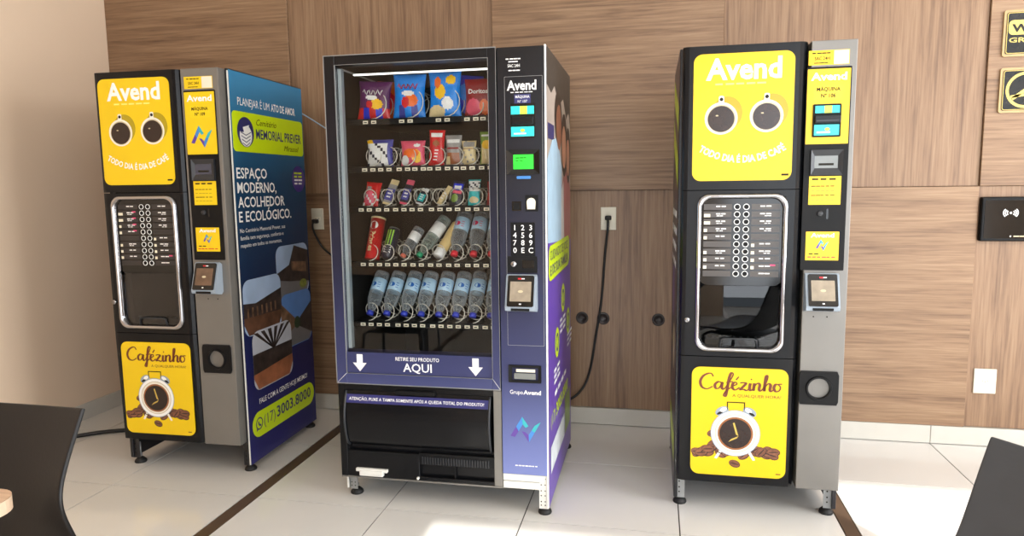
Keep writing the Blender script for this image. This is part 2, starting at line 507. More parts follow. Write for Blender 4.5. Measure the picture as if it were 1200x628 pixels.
def bean(b, u, v, n, s, rot):
    b.flat(circ(u, v, 0.0225*s, 14, 0.0150*s, rot), n, BEANDARK)
    b.flat(circ(u-.0006, v+.0008, 0.0205*s, 14, 0.0128*s, rot), n+0.00015, BEAN)
    b.flat(circ(u, v, 0.018*s, 10, 0.0022*s, rot+0.15), n+0.0003, BEANDARK)

SCRIPT = [
 [(1.55,1.65),(1.35,2.02),(.95,2.0),(.45,1.6),(.2,.9),(.4,.2),(.95,0),(1.5,.35)],
 [(2.45,.85),(2.1,1.0),(1.75,.6),(1.85,.1),(2.2,.2),(2.5,.95),(2.45,.3),(2.6,.02),(2.85,.25)],
 [(2.85,.25),(3.3,1.2),(3.62,2.0),(3.42,2.2),(3.2,1.5),(3.02,0),(2.87,-.85),(2.66,-.75),(2.9,-.2),(3.4,.3)],
 [(2.92,.93),(3.25,1.0),(3.6,1.08)],
 [(3.5,.45),(4.0,.75),(3.9,1.0),(3.62,.85),(3.55,.3),(3.85,0),(4.3,.35)], [(3.92,1.3),(4.2,1.75)],
 [(4.35,.9),(4.6,1.0),(4.95,.92),(4.65,.45),(4.38,.06),(4.7,.12),(5.05,0),(5.3,.3)],
 [(5.4,.95),(5.32,.3),(5.45,0),(5.72,.3)], [(5.47,1.38),(5.52,1.55)],
 [(5.82,.98),(5.76,.4),(5.74,0),(5.85,.6),(6.15,1.0),(6.36,.8),(6.3,.2),(6.45,0),(6.7,.3)],
 [(6.7,.3),(7.08,1.4),(7.16,2.0),(6.98,1.9),(6.88,1.0),(6.84,0),(6.95,.6),(7.25,1.0),(7.46,.8),(7.4,.2),(7.55,0),(7.8,.3)],
 [(8.3,.88),(7.98,.95),(7.8,.45),(8.0,.02),(8.35,.15),(8.46,.6),(8.25,.95),(8.62,1.0)]]
def script_word(b, u, v, sx, sy, n, m):
    """brush lettering: ribbons that swell on the down strokes"""
    for q, st in enumerate(SCRIPT):
        pts = []
        for i in range(len(st)-1):
            a, c, d, e = st[max(i-1, 0)], st[i], st[i+1], st[min(i+2, len(st)-1)]
            for k in range(6):
                t = k/6
                pts.append(tuple(.5*(2*c[j]+(d[j]-a[j])*t+(2*a[j]-5*c[j]+4*d[j]-e[j])*t*t+(3*c[j]-a[j]-3*d[j]+e[j])*t**3) for j in (0, 1)))
        pts.append(st[-1])
        L, R = [], []
        for i, p in enumerate(pts):
            p0, p1 = pts[max(i-1, 0)], pts[min(i+1, len(pts)-1)]
            dx, dy = p1[0]-p0[0], p1[1]-p0[1]; l = math.hypot(dx, dy) or 1
            r = .075+.075*max(0, -dy/l)
            L.append((u+(p[0]-dy/l*r)*sx, v+(p[1]+dx/l*r)*sy)); R.append((u+(p[0]+dy/l*r)*sx, v+(p[1]-dx/l*r)*sy))
        vs = [(x, y, n+.00004*q) for x, y in L]+[(x, y, n+.00004*q) for x, y in R]; k = len(L)
        b.add(vs, [(k+i, k+i+1, i+1, i) for i in range(k-1)], m)

def poster_clock(parent, u0, v0, u1, v1, n):
    b = MB(FRONT); w, h = u1-u0, v1-v0
    b.plate(u0, v0, u1, v1, 0.032, n-0.004, n, YELLOW)
    script_word(b, u0+w*0.07, v0+h*0.800, w*0.87/8.65, h*0.070, n+0.0006, BROWNINK)
    b.text('A QUALQUER HORA!', u0+w*0.93, v0+h*0.735, n+0.0006, BROWNINK, w=w*0.50, h=h*0.028, align='R')
    cu, cv, s = u0+w*0.47, v0+h*0.40, w/0.36
    r = random.Random(5)
    for k in range(34):
        t = r.uniform(-1, 1); x = cu+t*0.145*s; y = v0+h*(0.185+0.15*(1-abs(t))*r.random()+0.06*r.random())
        bean(b, x, y, n+0.0005+0.0006*k/30, s*1.1, r.uniform(-.8, .8))
    bean(b, u0+w*.47, v0+h*.115, n+0.0005, s, -0.35); bean(b, cu-0.085*s, cv-0.005, n+0.0006, s, 0.2)
    m = n+0.0012
    for sg in (-1, 1):   # legs
        b.flat([(cu+sg*0.045*s, cv-0.07*s), (cu+sg*0.055*s, cv-0.065*s), (cu+sg*0.078*s, cv-0.105*s), (cu+sg*0.068*s, cv-0.108*s)], m, CUPWHITE)
        b.flat(circ(cu+sg*0.052*s, cv+0.088*s, 0.027*s, 18, 0.017*s, -sg*0.5), m, TERMGREY)
        b.flat(circ(cu+sg*0.047*s, cv+0.094*s, 0.014*s, 12, 0.008*s, -sg*0.5), m+0.0002, WHITE)
        b.flat(circ(cu+sg*0.060*s, cv+0.080*s, 0.013*s, 12, 0.005*s, -sg*0.5), m+0.0002, DARKINK)
    ring = [(cu-0.032*s, cv+0.10*s), (cu-0.03*s, cv+0.125*s), (cu+0.03*s, cv+0.125*s), (cu+0.032*s, cv+0.10*s)]
    t = 0.004*s
    b.rect(cu-0.034*s, cv+0.095*s, cu-0.034*s+t, cv+0.125*s, m, DARKINK); b.rect(cu+0.034*s-t, cv+0.095*s, cu+0.034*s, cv+0.125*s, m, DARKINK)
    b.rect(cu-0.034*s, cv+0.123*s, cu+0.034*s, cv+0.123*s+t, m, DARKINK)
    b.flat(circ(cu, cv, 0.094*s, 36), m+0.0003, TERMGREY)
    b.flat(circ(cu, cv, 0.091*s, 36), m+0.0005, WHITE)
    b.flat(circ(cu, cv, 0.078*s, 36), m+0.0007, CUPSHADE)
    b.flat(circ(cu, cv, 0.075*s, 36), m+0.0008, CUPWHITE)
    b.flat(circ(cu, cv-0.001, 0.067*s, 36), m+0.0010, CREMA)
    b.flat(circ(cu, cv-0.001, 0.060*s, 36), m+0.0012, COFFEE)
    b.flat([(cu+0.012*s, cv-0.010*s), (cu+0.002*s, cv-0.004*s), (cu-0.010*s, cv+0.042*s), (cu-0.004*s, cv+0.044*s)], m+0.0014, GOLD)
    b.flat([(cu+0.012*s, cv-0.010*s), (cu+0.006*s, cv-0.020*s), (cu-0.026*s, cv-0.036*s), (cu-0.016*s, cv-0.024*s)], m+0.0014, GOLD)
    b.rect(u1-w*.10, v0+h*.035, u1-w*.05, v0+h*.045, n+0.0006, BROWNINK)
    return b.build('poster', parent)

def leveling_foot(parent, x, y, z_top, stem=GALV):
    b = MB()
    A = Matrix.Translation((x, y, 0))
    b.lathe([(0.026, 0.0), (0.028, 0.004), (0.026, 0.012), (0.014, 0.024), (0.009, 0.027)], RUBBER, 20, A)
    b.lathe([(0.0055, 0.022), (0.0055, z_top)], stem, 10, A)
    b.lathe([(0.010, 0.034), (0.010, 0.042)], stem, 6, A)
    return b.build('leveling_foot', parent)

def payment_terminal(parent, u, v, n, tilt, screen, left_cheek):
    """contactless payment reader: wedge housing, black face and card window"""
    w, h, d = 0.118, 0.145, 0.058
    b = MB(FRONT)
    # side profile (n, v): deep at the bottom, shallow at the top, swept along u
    prof = [(0, 0.012), (0.014, 0), (d, 0.010), (d+0.004, 0.022), (0.024, h-0.006), (0.014, h), (0, h-0.01)]
    for a, c in ((u-w/2, u+w/2),):
        L = [[(a, v+p[1], n+p[0]) for p in prof], [(c, v+p[1], n+p[0]) for p in prof]]
        b.sweep(L, TERMGREY, False, (True, True))
    o = b.build('payment_terminal', parent)
    o['label'] = 'grey wedge shaped card reader with black face'
    # face plane from the lower lip to the top edge
    p0 = Vector((u, v+0.024, n+d+0.004)); p1 = Vector((u, v+h-0.006, n+0.024))
    V = (p1-p0).normalized()
    Ff = FRONT @ frame(p0, (1, 0, 0), V)
    H = (p1-p0).length
    s = MB(Ff)
    s.plate(-w/2+0.008, 0.002, w/2-0.008, H+0.002, 0.006, 0, 0.006, BLACKGLOSS)
    s.build('face_plate', o)
    s = MB(Ff)
    s.plate(-w/2+0.018, 0.022, w/2-0.018, H-0.022, 0.002, 0.006, 0.0068, screen)
    s.flat(circ(0, H*0.5, 0.010, 16, 0.005), 0.0072, CUPSHADE)
    s.build('screen', o)
    s = MB(Ff)
    s.rect(-0.012, H-0.014, 0.002, H-0.008, 0.0064, REDPRINT); s.rect(0.002, H-0.013, 0.014, H-0.009, 0.0064, WHITE)
    s.build('maker_mark', o)
    s = MB(Ff); s.plate(-0.004, 0.010, 0.004, 0.014, 0.001, 0.006, 0.0066, WHITE); s.build('indicator_light', o)
    s = MB(FRONT); s.plate(u-0.036, v+0.010, u+0.036, v+0.020, 0.002, n+d-0.004, n+d+0.0045, BLACKMATTE)
    s.build('card_slot', o)
    return o

# ------------------------------------------------------------------ coffee vending machine
DARKSIDE = mat('dark_cabinet_steel', (28, 27, 30), 0.35)
LSIDE = ramp_mat('blue_vinyl_wrap', [(0.0, (42, 42, 108)), (0.25, (32, 34, 86)), (0.5, (28, 42, 72)), (0.75, (30, 66, 98)), (0.93, (46, 112, 154)), (1.0, (56, 128, 172))], 'Z', 0, 1.85, 0.22, 0.05)
def coffee_machine(label, group, loc, rz, W, dz, ds, dp, number, right):
    t = thing('coffee_vending_machine', label, 'vending machine', loc, rz, group)
    D = 0.71; ZB, ZT = 0.131+dz, 1.829+dz; DE = 0.446+ds   # door edge
    # cabinet behind the door
    b = MB()
    b.box(0.008, 0.075, ZB+0.01, W-0.008, D, ZT-0.006, BLACKMATTE, 0.004, 1)
    b.build('cabinet', t)
    # side sheets reach almost to the floor
    for s in (0, 1):
        b = MB()
        x0, x1 = (-0.006, 0.009) if s == 0 else (W-0.009, W+0.006)
        zlo = 0.034
        b.box(x0, 0.052 if s else 0.058, zlo, x1, D+0.004, ZT+0.004, DARKSIDE, 0.0015, 1)
        o = b.build('side_panel', t)
        if s == 1 and not right: wrap_memorial(o, x1, D)
        if s == 0 and right: wrap_left(o, x0, D)
    # front: moulded black door in three tiers with rounded cheeks
    g1, g2 = 1.295+dz, 0.648+dz
    def tier(name, z0, z1, lean0=0.0, lean1=0.0):
        bb = MB(FRONT)
        prof = [(0.004, -0.070), (0.002, -0.030), (0.004, -0.012), (0.012, -0.003), (0.026, 0.0),
                (DE-0.036, 0.0), (DE-0.022, -0.004), (DE-0.010, -0.014), (DE-0.003, -0.030), (DE, -0.070)]
        lo = [(p[0], z0, p[1]-lean0) for p in prof]; hi = [(p[0], z1, p[1]-lean1) for p in prof]
        bb.sweep([lo, hi], BLACK, False, (True, True))
        for k in range(len(bb.sm)-2): bb.sm[k] = False
        return bb.build(name, t)
    tier('upper_door_panel', g1+0.0015, ZT)
    mid = MB(FRONT)   # middle tier has a hole for the brewing bay: four strips around it
    f0, f1, h0, h1 = 0.056+ds, 0.388+ds, 0.668+dz, 1.281+dz
    def strip(z0, z1, x0, x1):
        prof = [(0.004, -0.070), (0.002, -0.030), (0.004, -0.012), (0.012, -0.003), (0.026, 0.0), (DE-0.036, 0.0), (DE-0.022, -0.004), (DE-0.010, -0.014), (DE-0.003, -0.030), (DE, -0.070)]
        q = [p for p in prof if x0 <= p[0] <= x1]
        if x0 > 0.02: q = [(x0, -0.070), (x0, 0.0)]+[p for p in q if p[0] > x0]
        if x1 < DE-0.02: q = [p for p in q if p[0] < x1]+[(x1, 0.0), (x1, -0.070)]
        mid.sweep([[(p[0], z0, p[1]) for p in q], [(p[0], z1, p[1]) for p in q]], BLACK, False, (True, True))
    strip(g2+0.0015, h0+0.012, 0, DE); strip(h1-0.012, g1-0.0015, 0, DE)
    strip(h0+0.012, h1-0.012, 0, f0+0.010); strip(h0+0.012, h1-0.012, f1-0.010, DE)
    mid.build('middle_door_panel', t)
    tier('lower_door_panel', ZB, g2-0.0015, 0.010, 0.0)
    # posters
    poster_smile(t, 0.036+ds, 1.330+dz, 0.394+ds, 1.799+dz, 0.0042)
    poster_clock(t, 0.049+ds, 0.168+dz, 0.409+ds, 0.606+dz, 0.0042)
    # brewing bay: chrome moulding, key panel, dispensing window
    b = MB(FRONT)
    out = rrect(f0, h0, f1, h1, 0.045, 8)
    b.rail(out, [(0.0, 0.0), (0.002, 0.008), (0.008, 0.013), (0.014, 0.011), (0.018, 0.003), (0.020, -0.012)], CHROME)
    b.build('chrome_frame', t)
    k0, k1, kz0, kz1 = f0+0.021, f1-0.021, 0.929+dz, 1.259+dz
    b = MB(FRONT)
    b.plate(f0+0.013, kz0, f1-0.013, h1-0.013, 0.034, -0.030, -0.006, BLACKGLOSS)
    rows = 10; rh = 0.0285; n = -0.0056
    cx = (k0+k1)/2
    GREYSTRIP = mat('grey_selection_strip', (72, 66, 62), 0.3); GREYSTRIP2 = mat('dark_selection_strip', (44, 40, 40), 0.3)
    for r in range(rows):
        z = kz1-0.028-r*rh
        for sg in (-1, 1):
            x0, x1 = (k0+0.006, cx-0.036) if sg < 0 else (cx+0.036, k1-0.006)
            filled = right or (r % 2 == 0)
            b.rect(x0, z-0.011, x1, z+0.011, n, GREYSTRIP if right else GREYSTRIP2)
            if not (sg < 0 and r in (5, 9)) and not (sg > 0 and r in (4,)):
                micro(b, x0+(x1-x0)*(.44 if sg < 0 else .30), x0+(x1-x0)*(.82 if sg < 0 else .72), z, 0.0045, n+0.0004, WHITE, 2, r+11*sg)
                if r in (1, 2, 3, 6): micro(b, x0+(x1-x0)*.46, x0+(x1-x0)*.7, z-0.007, 0.003, n+0.0004, WHITE, 2, r+5)
            if (sg < 0 and r in (1, 2, 3, 4, 6, 7, 8)) or (sg > 0 and r in (5, 6, 7, 8)):
                wdt = 0.024 if (sg < 0 and r in (1, 2)) else 0.013
                b.rect(x0+0.001, z-0.010, x0+wdt, z+0.002, n+0.0005, CREAM)
            if sg < 0 and r in (1, 2, 3, 4) and not right or (sg > 0 and r == 8):
                b.rect(x0+(x1-x0)*.70, z+0.003, x0+(x1-x0)*.88, z+0.009, n+0.0005, PINKPRINT)
    b.build('selection_panel', t)
    b = MB(FRONT)
    for r in range(rows):
        z = kz1-0.028-r*rh
        for sg in (-1, 1):
            b.band(circ(cx+sg*0.0165, z, 0.0115, 20), circ(cx+sg*0.0165, z, 0.0092, 20), n-0.001, n+0.0012, WHITE)
            b.prism(circ(cx+sg*0.0165, z, 0.0088, 16), n-0.001, n+0.0008, BLACKMATTE)
    b.build('selection_buttons', t)
    # niche with nozzles and cup shelf, behind a smoked hatch
    b = MB(FRONT); w0, w1, wz0, wz1 = f0+0.014, f1-0.014, h0+0.014, kz0-0.002
    dd = -0.19
    NICHE = mat('niche_plastic', (20, 20, 22), 0.4)
    b.rect(w0, wz0, w1, wz1, dd, NICHE)
    b.add([(w0, wz0, dd), (w0, wz1, dd), (w0, wz1, -0.03), (w0, wz0, -0.03)], [(3, 2, 1, 0)], NICHE)
    b.add([(w1, wz0, dd), (w1, wz1, dd), (w1, wz1, -0.03), (w1, wz0, -0.03)], [(0, 1, 2, 3)], NICHE)
    b.add([(w0, wz0, dd), (w1, wz0, dd), (w1, wz0, -0.03), (w0, wz0, -0.03)], [(3, 2, 1, 0)], NICHE)
    b.add([(w0, wz1, dd), (w1, wz1, dd), (w1, wz1, -0.03), (w0, wz1, -0.03)], [(0, 1, 2, 3)], NICHE)
    b.build('dispensing_niche', t)
    b = MB(FRONT)
    b.box(w0+0.05, wz1-0.085, -0.16, w1-0.05, wz1-0.002, -0.10, CHARCOAL, 0.006)
    for x in (-0.03, 0.0, 0.03): b.lathe([(0.008, 0), (0.006, 0.03)], GALV, 10, frame((cx+x, wz1-0.088, -0.125), (1, 0, 0), (0, 0, 1)))
    b.lathe([(0.018, 0), (0.018, 0.12)], SCREENGREY, 14, frame((w1-0.075, wz1-0.06, -0.10), (1, 0, 0), (0, 0, 1)))
    b.build('nozzle_block', t)
    b = MB(FRONT)
    for k in range(9): b.box(w0+0.03+k*(w1-w0-0.06)/9, wz0+0.028, -0.17, w0+0.03+k*(w1-w0-0.06)/9+0.008, wz0+0.034, -0.06, GALV)
    b.box(w0+0.02, wz0+0.020, -0.18, w1-0.02, wz0+0.028, -0.05, CHARCOAL)
    b.build('cup_shelf', t)
    b = MB(FRONT); b.plate(w0, wz0, w1, wz1, 0.03, -0.016, -0.012, SMOKED)
    hat = b.build('hatch', t)
    b = MB(FRONT)
    hz = wz0+0.028
    b.tube([(cx-0.07, hz-0.022, -0.010), (cx-0.066, hz+0.004, -0.006), (cx-0.055, hz+0.010, -0.004), (cx+0.055, hz+0.010, -0.004), (cx+0.066, hz+0.004, -0.006), (cx+0.07, hz-0.022, -0.010)], 0.004, CHARCOAL, 8)
    b.build('hatch_handle', hat)
    # key lock on the left cheek
    b = MB(FRONT); b.lathe([(0.0105, -0.002), (0.0105, 0.006), (0.008, 0.009), (0, 0.009)], CHROME, 18, Matrix.Translation((0.030+ds*0.5, 0.792+dz, 0)))
    b.rect(0.0285+ds*0.5, 0.786+dz, 0.0315+ds*0.5, 0.798+dz, 0.0096, DARKINK)
    b.build('door_lock', t)
    # metal control column
    P0, P1 = DE+0.004, W-(0.0 if right else 0.010)
    b = MB(FRONT); b.box(P0, ZB, -0.074, P1, ZT, -0.003, STEEL, 0.0025, 2); b.build('control_column', t)
    n = -0.003
    c0, c1 = 0.446+dp, 0.598+dp
    b = MB(FRONT); b.plate(c0, 0.992+dz, c1, 1.735+dz, 0.004, n-0.004, n+0.003, BLACKMATTE); b.build('control_plate', t)
    n = n+0.003
    b = MB(FRONT)
    b.plate(0.450+dp, 1.742+dz, 0.588+dp, 1.794+dz, 0.001, -0.004, -0.0024, YELLOW)
    b.text('SAC 24H', 0.470+dp, 1.760+dz, -0.0020, DARKINK, w=0.052, h=0.012, bold=0.01)
    micro(b, 0.462+dp, 0.528+dp, 1.782+dz, 0.004, -0.0020, DARKINK, 4, 1); micro(b, 0.468+dp, 0.522+dp, 1.748+dz, 0.003, -0.0020, DARKINK, 3, 2)
    b.rect(0.536+dp, 1.744+dz, 0.586+dp, 1.792+dz, -0.0020, CREAM)
    b.build('contact_sticker', t)
    b = MB(FRONT); u0, u1, v0, v1 = 0.448+dp, 0.594+dp, 1.459+dz, 1.728+dz
    b.plate(u0, v0, u1, v1, 0.002, n-0.002, n+0.001, YELLOW); n2 = n+0.0015
    b.text('Avend', (u0+u1)/2, v1-0.040, n2, WHITE, w=0.122, h=0.027, bold=0.026, align='C')
    b.plate(u0+0.024, v1-0.110, u1-0.024, v1-0.058, 0.008, n, n+0.0013, mat('deep_yellow_print', (238, 204, 4), 0.3))
    b.text('MÁQUINA', (u0+u1)/2, v1-0.079, n2+0.0003, DARKINK, w=0.080, h=0.014, bold=0.02, align='C')
    b.text('Nº '+number, (u0+u1)/2, v1-0.102, n2+0.0003, DARKINK, w=0.050, h=0.014, bold=0.025, align='C')
    if not right: n_logo(b, u0+0.022, v0+0.028, u1-0.018, v0+0.125, n2)
    b.build('number_sticker', t)
    if right:
        b = MB(FRONT); x0, x1, z0, z1 = 0.470+dp, 0.566+dp, 1.484+dz, 1.602+dz
        b.plate(x0, z0, x1, z1, 0.004, n, n+0.008, BLACKMATTE)
        b.box(x0+0.004, z0+0.048, n+0.008, x1-0.002, z0+0.078, n+0.020, BLACK, 0.003)
        b.rect(x0+0.010, z0+0.056, x1-0.010, z0+0.060, n+0.0204, BLACKGLOSS)
        o = b.build('banknote_reader', t)
        b = MB(FRONT)
        b.rect(x0+0.007, z0+0.086, x0+0.05, z1-0.006, n+0.0085, SCREENCYAN); b.rect(x0+0.038, z0+0.086, x0+0.064, z1-0.006, n+0.0088, SCREENLIME); b.rect(x0+0.064, z0+0.086, x1-0.006, z1-0.006, n+0.0085, SCREENCYAN)
        b.build('lit_label', o); b = MB(FRONT)
        b.rect(x0+0.005, z0+0.006, x1-0.006, z0+0.044, n+0.0085, SCREENCYAN); b.flat(circ(x0+0.050, z0+0.028, 0.009, 12, 0.006), n+0.0088, SCREENLIME)
        b.rect(x0+0.014, z0+0.014, x0+0.06, z0+0.020, n+0.0088, WHITE)
        b.build('lit_label', o)
    # display
    x0, x1, z0, z1 = 0.468+dp, 0.578+dp, 1.345+dz, 1.438+dz
    b = MB(FRONT)
    lo = [(x0, z0), (x1, z0), (x1, z1), (x0, z1)]; hi = [(x0+.014, z0+.026), (x1-.016, z0+.026), (x1-.016, z1-.022), (x0+.014, z1-.022)]
    b.sweep([[(p[0], p[1], n) for p in lo], [(p[0], p[1], n+0.012) for p in lo], [(p[0], p[1], n+0.004) for p in hi]], CHARCOAL, False)
    o = b.build('display', t)
    b = MB(FRONT); b.rect(x0+.014, z0+.026, x1-.016, z1-.022, n+0.004, SCREENGREY if right else mat('dark_lcd', (62, 64, 78), 0.2))
    b.rect(x0+.028, z0+.036, x1-.03, z0+.044, n+0.0044, DARKINK)
    b.build('screen', o)
    b = MB(FRONT); u0, u1, v0, v1 = 0.466+dp, 0.577+dp, 1.237+dz, 1.342+dz
    b.plate(u0, v0, u1, v1, 0.001, n-0.001, n+0.001, YELLOW)
    micro(b, u0+.01, u1-.012, v1-.014, 0.006, n+0.0014, DARKINK, 3, 4)
    for k in range(4): micro(b, u0+.008, u1-.020, v1-.038-k*0.017, 0.003, n+0.0014, OLIVE if k % 2 else DARKINK, 5, k)
    b.build('instruction_sticker', t)
    b = MB(FRONT); x = 0.508+dp; z = 1.204+dz
    b.lathe([(0.011, 0), (0.011, 0.004), (0.008, 0.007), (0, 0.007)], CHARCOAL, 18, Matrix.Translation((x, z, n)))
    b.plate(x+0.022, z-0.020, x+0.029, z+0.018, 0.002, n, n+0.001, BLACKGLOSS)
    b.build('coin_slot', t)
    b = MB(FRONT); u0, u1, v0, v1 = 0.462+dp, 0.578+dp, 1.030+dz, 1.137+dz
    b.plate(u0, v0, u1, v1, 0.001, n-0.001, n+0.001, YELLOW)
    b.text('Avend', (u0+u1)/2, v1-0.021, n+0.0015, WHITE, w=0.082, h=0.016, bold=0.024, align='C')
    n_logo(b, u0+0.036, v0+0.036, u1-0.036, v0+0.078, n+0.0015)
    micro(b, u0+.012, u0+.05, v0+.022, 0.004, n+0.0015, DARKINK, 2, 3); micro(b, u0+.008, u1-.008, v0+.010, 0.004, n+0.0015, REDPRINT, 6, 9)
    b.build('brand_sticker', t)
    payment_terminal(t, 0.520+dp, 0.838+dz, -0.003, 0, SCREENTAN if right else mat('brown_reflection_screen', (104, 80, 62), 0.15, var=.25, scale=25), right)  # left screen: brown of a reflection put into its colour
    b = MB(FRONT)
    for x in (0.500, 0.548): MB(FRONT).prism(circ(x+dp, 0.815+dz, 0.003, 8), -0.004, -0.0022, DARKINK).build('screw', t)
    # cup outlet: square bezel, round recess
    x0, x1, z0, z1 = 0.457+dp, 0.598+dp, 0.474+dz, 0.604+dz
    b = MB(FRONT); cx, cz = (x0+x1)/2, (z0+z1)/2
    hw, hh = (x1-x0)/2, (z1-z0)/2; sq = []
    for q in range(40):
        a = 2*pi*q/40+pi/4; m_ = 1/max(abs(cos(a))/hw, abs(sin(a))/hh); sq.append((cx+m_*cos(a), cz+m_*sin(a)))
    ci = []
    for p in sq:
        a = math.atan2(p[1]-cz, p[0]-cx); ci.append((cx+0.046*cos(a), cz+0.046*sin(a)))
    L = lambda q, h, s=1: [(cx+(p[0]-cx)*s, cz+(p[1]-cz)*s, h) for p in q]
    b.sweep([L(sq, -0.004), L(sq, 0.006), L(ci, 0.006, 1.05), L(ci, 0.012), L(ci, 0.012, 0.86), L(ci, -0.030, 0.80)], BLACKMATTE, False, (False, True))
    o = b.build('coin_return', t)
    b = MB(FRONT); b.lathe([(0.030, -0.029), (0.030, -0.012), (0.026, -0.008), (0, -0.008)], SCREENGREY if right else BLACKMATTE, 24, Matrix.Translation((cx+0.002, cz, 0)))
    b.build('return_flap', o)
    # base: perforated corner posts and levelling feet
    for x, y in ((0.020, 0.085), (W-0.020, 0.085), (0.020, D-0.03), (W-0.020, D-0.03)):
        pm_ = GALV if right else DARKSIDE
        b = MB(); b.box(x-0.018, y-0.018, 0.030, x+0.018, y-0.015, ZB+0.012, pm_)
        sx = x-0.018 if x < W/2 else x+0.015
        b.box(sx, y-0.018, 0.030, sx+0.003, y+0.018, ZB+0.012, pm_)
        for z in (0.055, 0.075, 0.1): b.add([(x-0.004+q[0], y-0.0184, z+q[1]) for q in circ(0, 0, 0.0035, 8)], [tuple(range(8))], DARKINK)
        b.build('corner_post', t)
        leveling_foot(t, x, y+0.006, 0.10)
    b = MB(); b.box(0.03, 0.10, ZB-0.012, W-0.03, D-0.03, ZB+0.012, BLACKMATTE); b.build('base_plate', t)
    return t

def photo_card(b, o, u0, v0, u1, v1, n, sky, ground, seed):
    """a printed picture: sky, a dark low building with columns, ground; rounded corners"""
    w, h = u1-u0, v1-v0
    pts = rrect(u0, v0, u1, v1, 0.05, 5)
    b.flat(pts, n, sky)
    r = random.Random(seed)
    def clip(poly):
        return [(min(max(p[0], u0), u1), min(max(p[1], v0), v1)) for p in poly]
    DK = mat('dark_building_print', (50, 42, 40), 0.35, var=0.7, scale=22); DB = mat('brown_building_print', (112, 84, 64), 0.35, var=0.6, scale=30)
    gr = [(u0+w*.10, v0+0.004), (u1-w*.10, v0+0.004), (u1, v0+h*.22), (u1, v0+h*.40), (u0, v0+h*.40), (u0, v0+h*.22)]
    b.flat(gr, n+0.0003, ground)
    kind = seed % 4
    if kind == 0:
        b.flat([(u0, v0+h*.38), (u0+w*.4, v0+h*.30), (u1, v0+h*.22), (u1, v0+h*.84), (u0+w*.55, v0+h*.98), (u0+w*.38, v0+h*.62), (u0, v0+h*.5)], n+0.0006, DK)
        b.flat([(u0+w*.45, v0+h*.5), (u1-w*.08, v0+h*.42), (u1-w*.08, v0+h*.62), (u0+w*.45, v0+h*.68)], n+0.0009, DB)
        b.flat(circ(u0+w*.8, v0+h*.2, w*.12, 12, h*.09), n+0.0009, mat('shrub_print', (120, 130, 50), 0.4, var=0.3, scale=60))
    elif kind == 1:
        b.flat([(u0, v0+h*.34), (u1, v0+h*.30), (u1, v0+h*.72), (u0+w*.3, v0+h*.56), (u0, v0+h*.60)], n+0.0006, DK)
        for k in range(7): b.rect(u0+w*(.08+.12*k), v0+h*.33, u0+w*(.12+.12*k), v0+h*.50, n+0.0009, DB)
    elif kind == 2:
        b.flat([(u0, v0+h*.18), (u0+w*.45, v0+h*.36), (u0+w*.45, v0+h*.5), (u0, v0+h*.86)], n+0.0006, DB)
        b.flat([(u1, v0+h*.12), (u0+w*.55, v0+h*.34), (u0+w*.6, v0+h*.5), (u1, v0+h*.74)], n+0.0006, DK)
        b.flat(circ(u0+w*.5, v0+h*.42, w*.1, 10, h*.12), n+0.0009, mat('tree_print', (40, 60, 40), 0.4))
    else:
        b.flat([(u0, v0+h*.28), (u1, v0+h*.36), (u1, v0+h*.62), (u0, v0+h*.62)], n+0.0006, DK)
        for k in range(6): b.flat([(u0+w*.5, v0+h*.6), (u0+w*.53, v0+h*.6), (u0+w*(.13+.17*k), v0+h*.97), (u0+w*(.04+.17*k), v0+h*.97)], n+0.0009, DK)

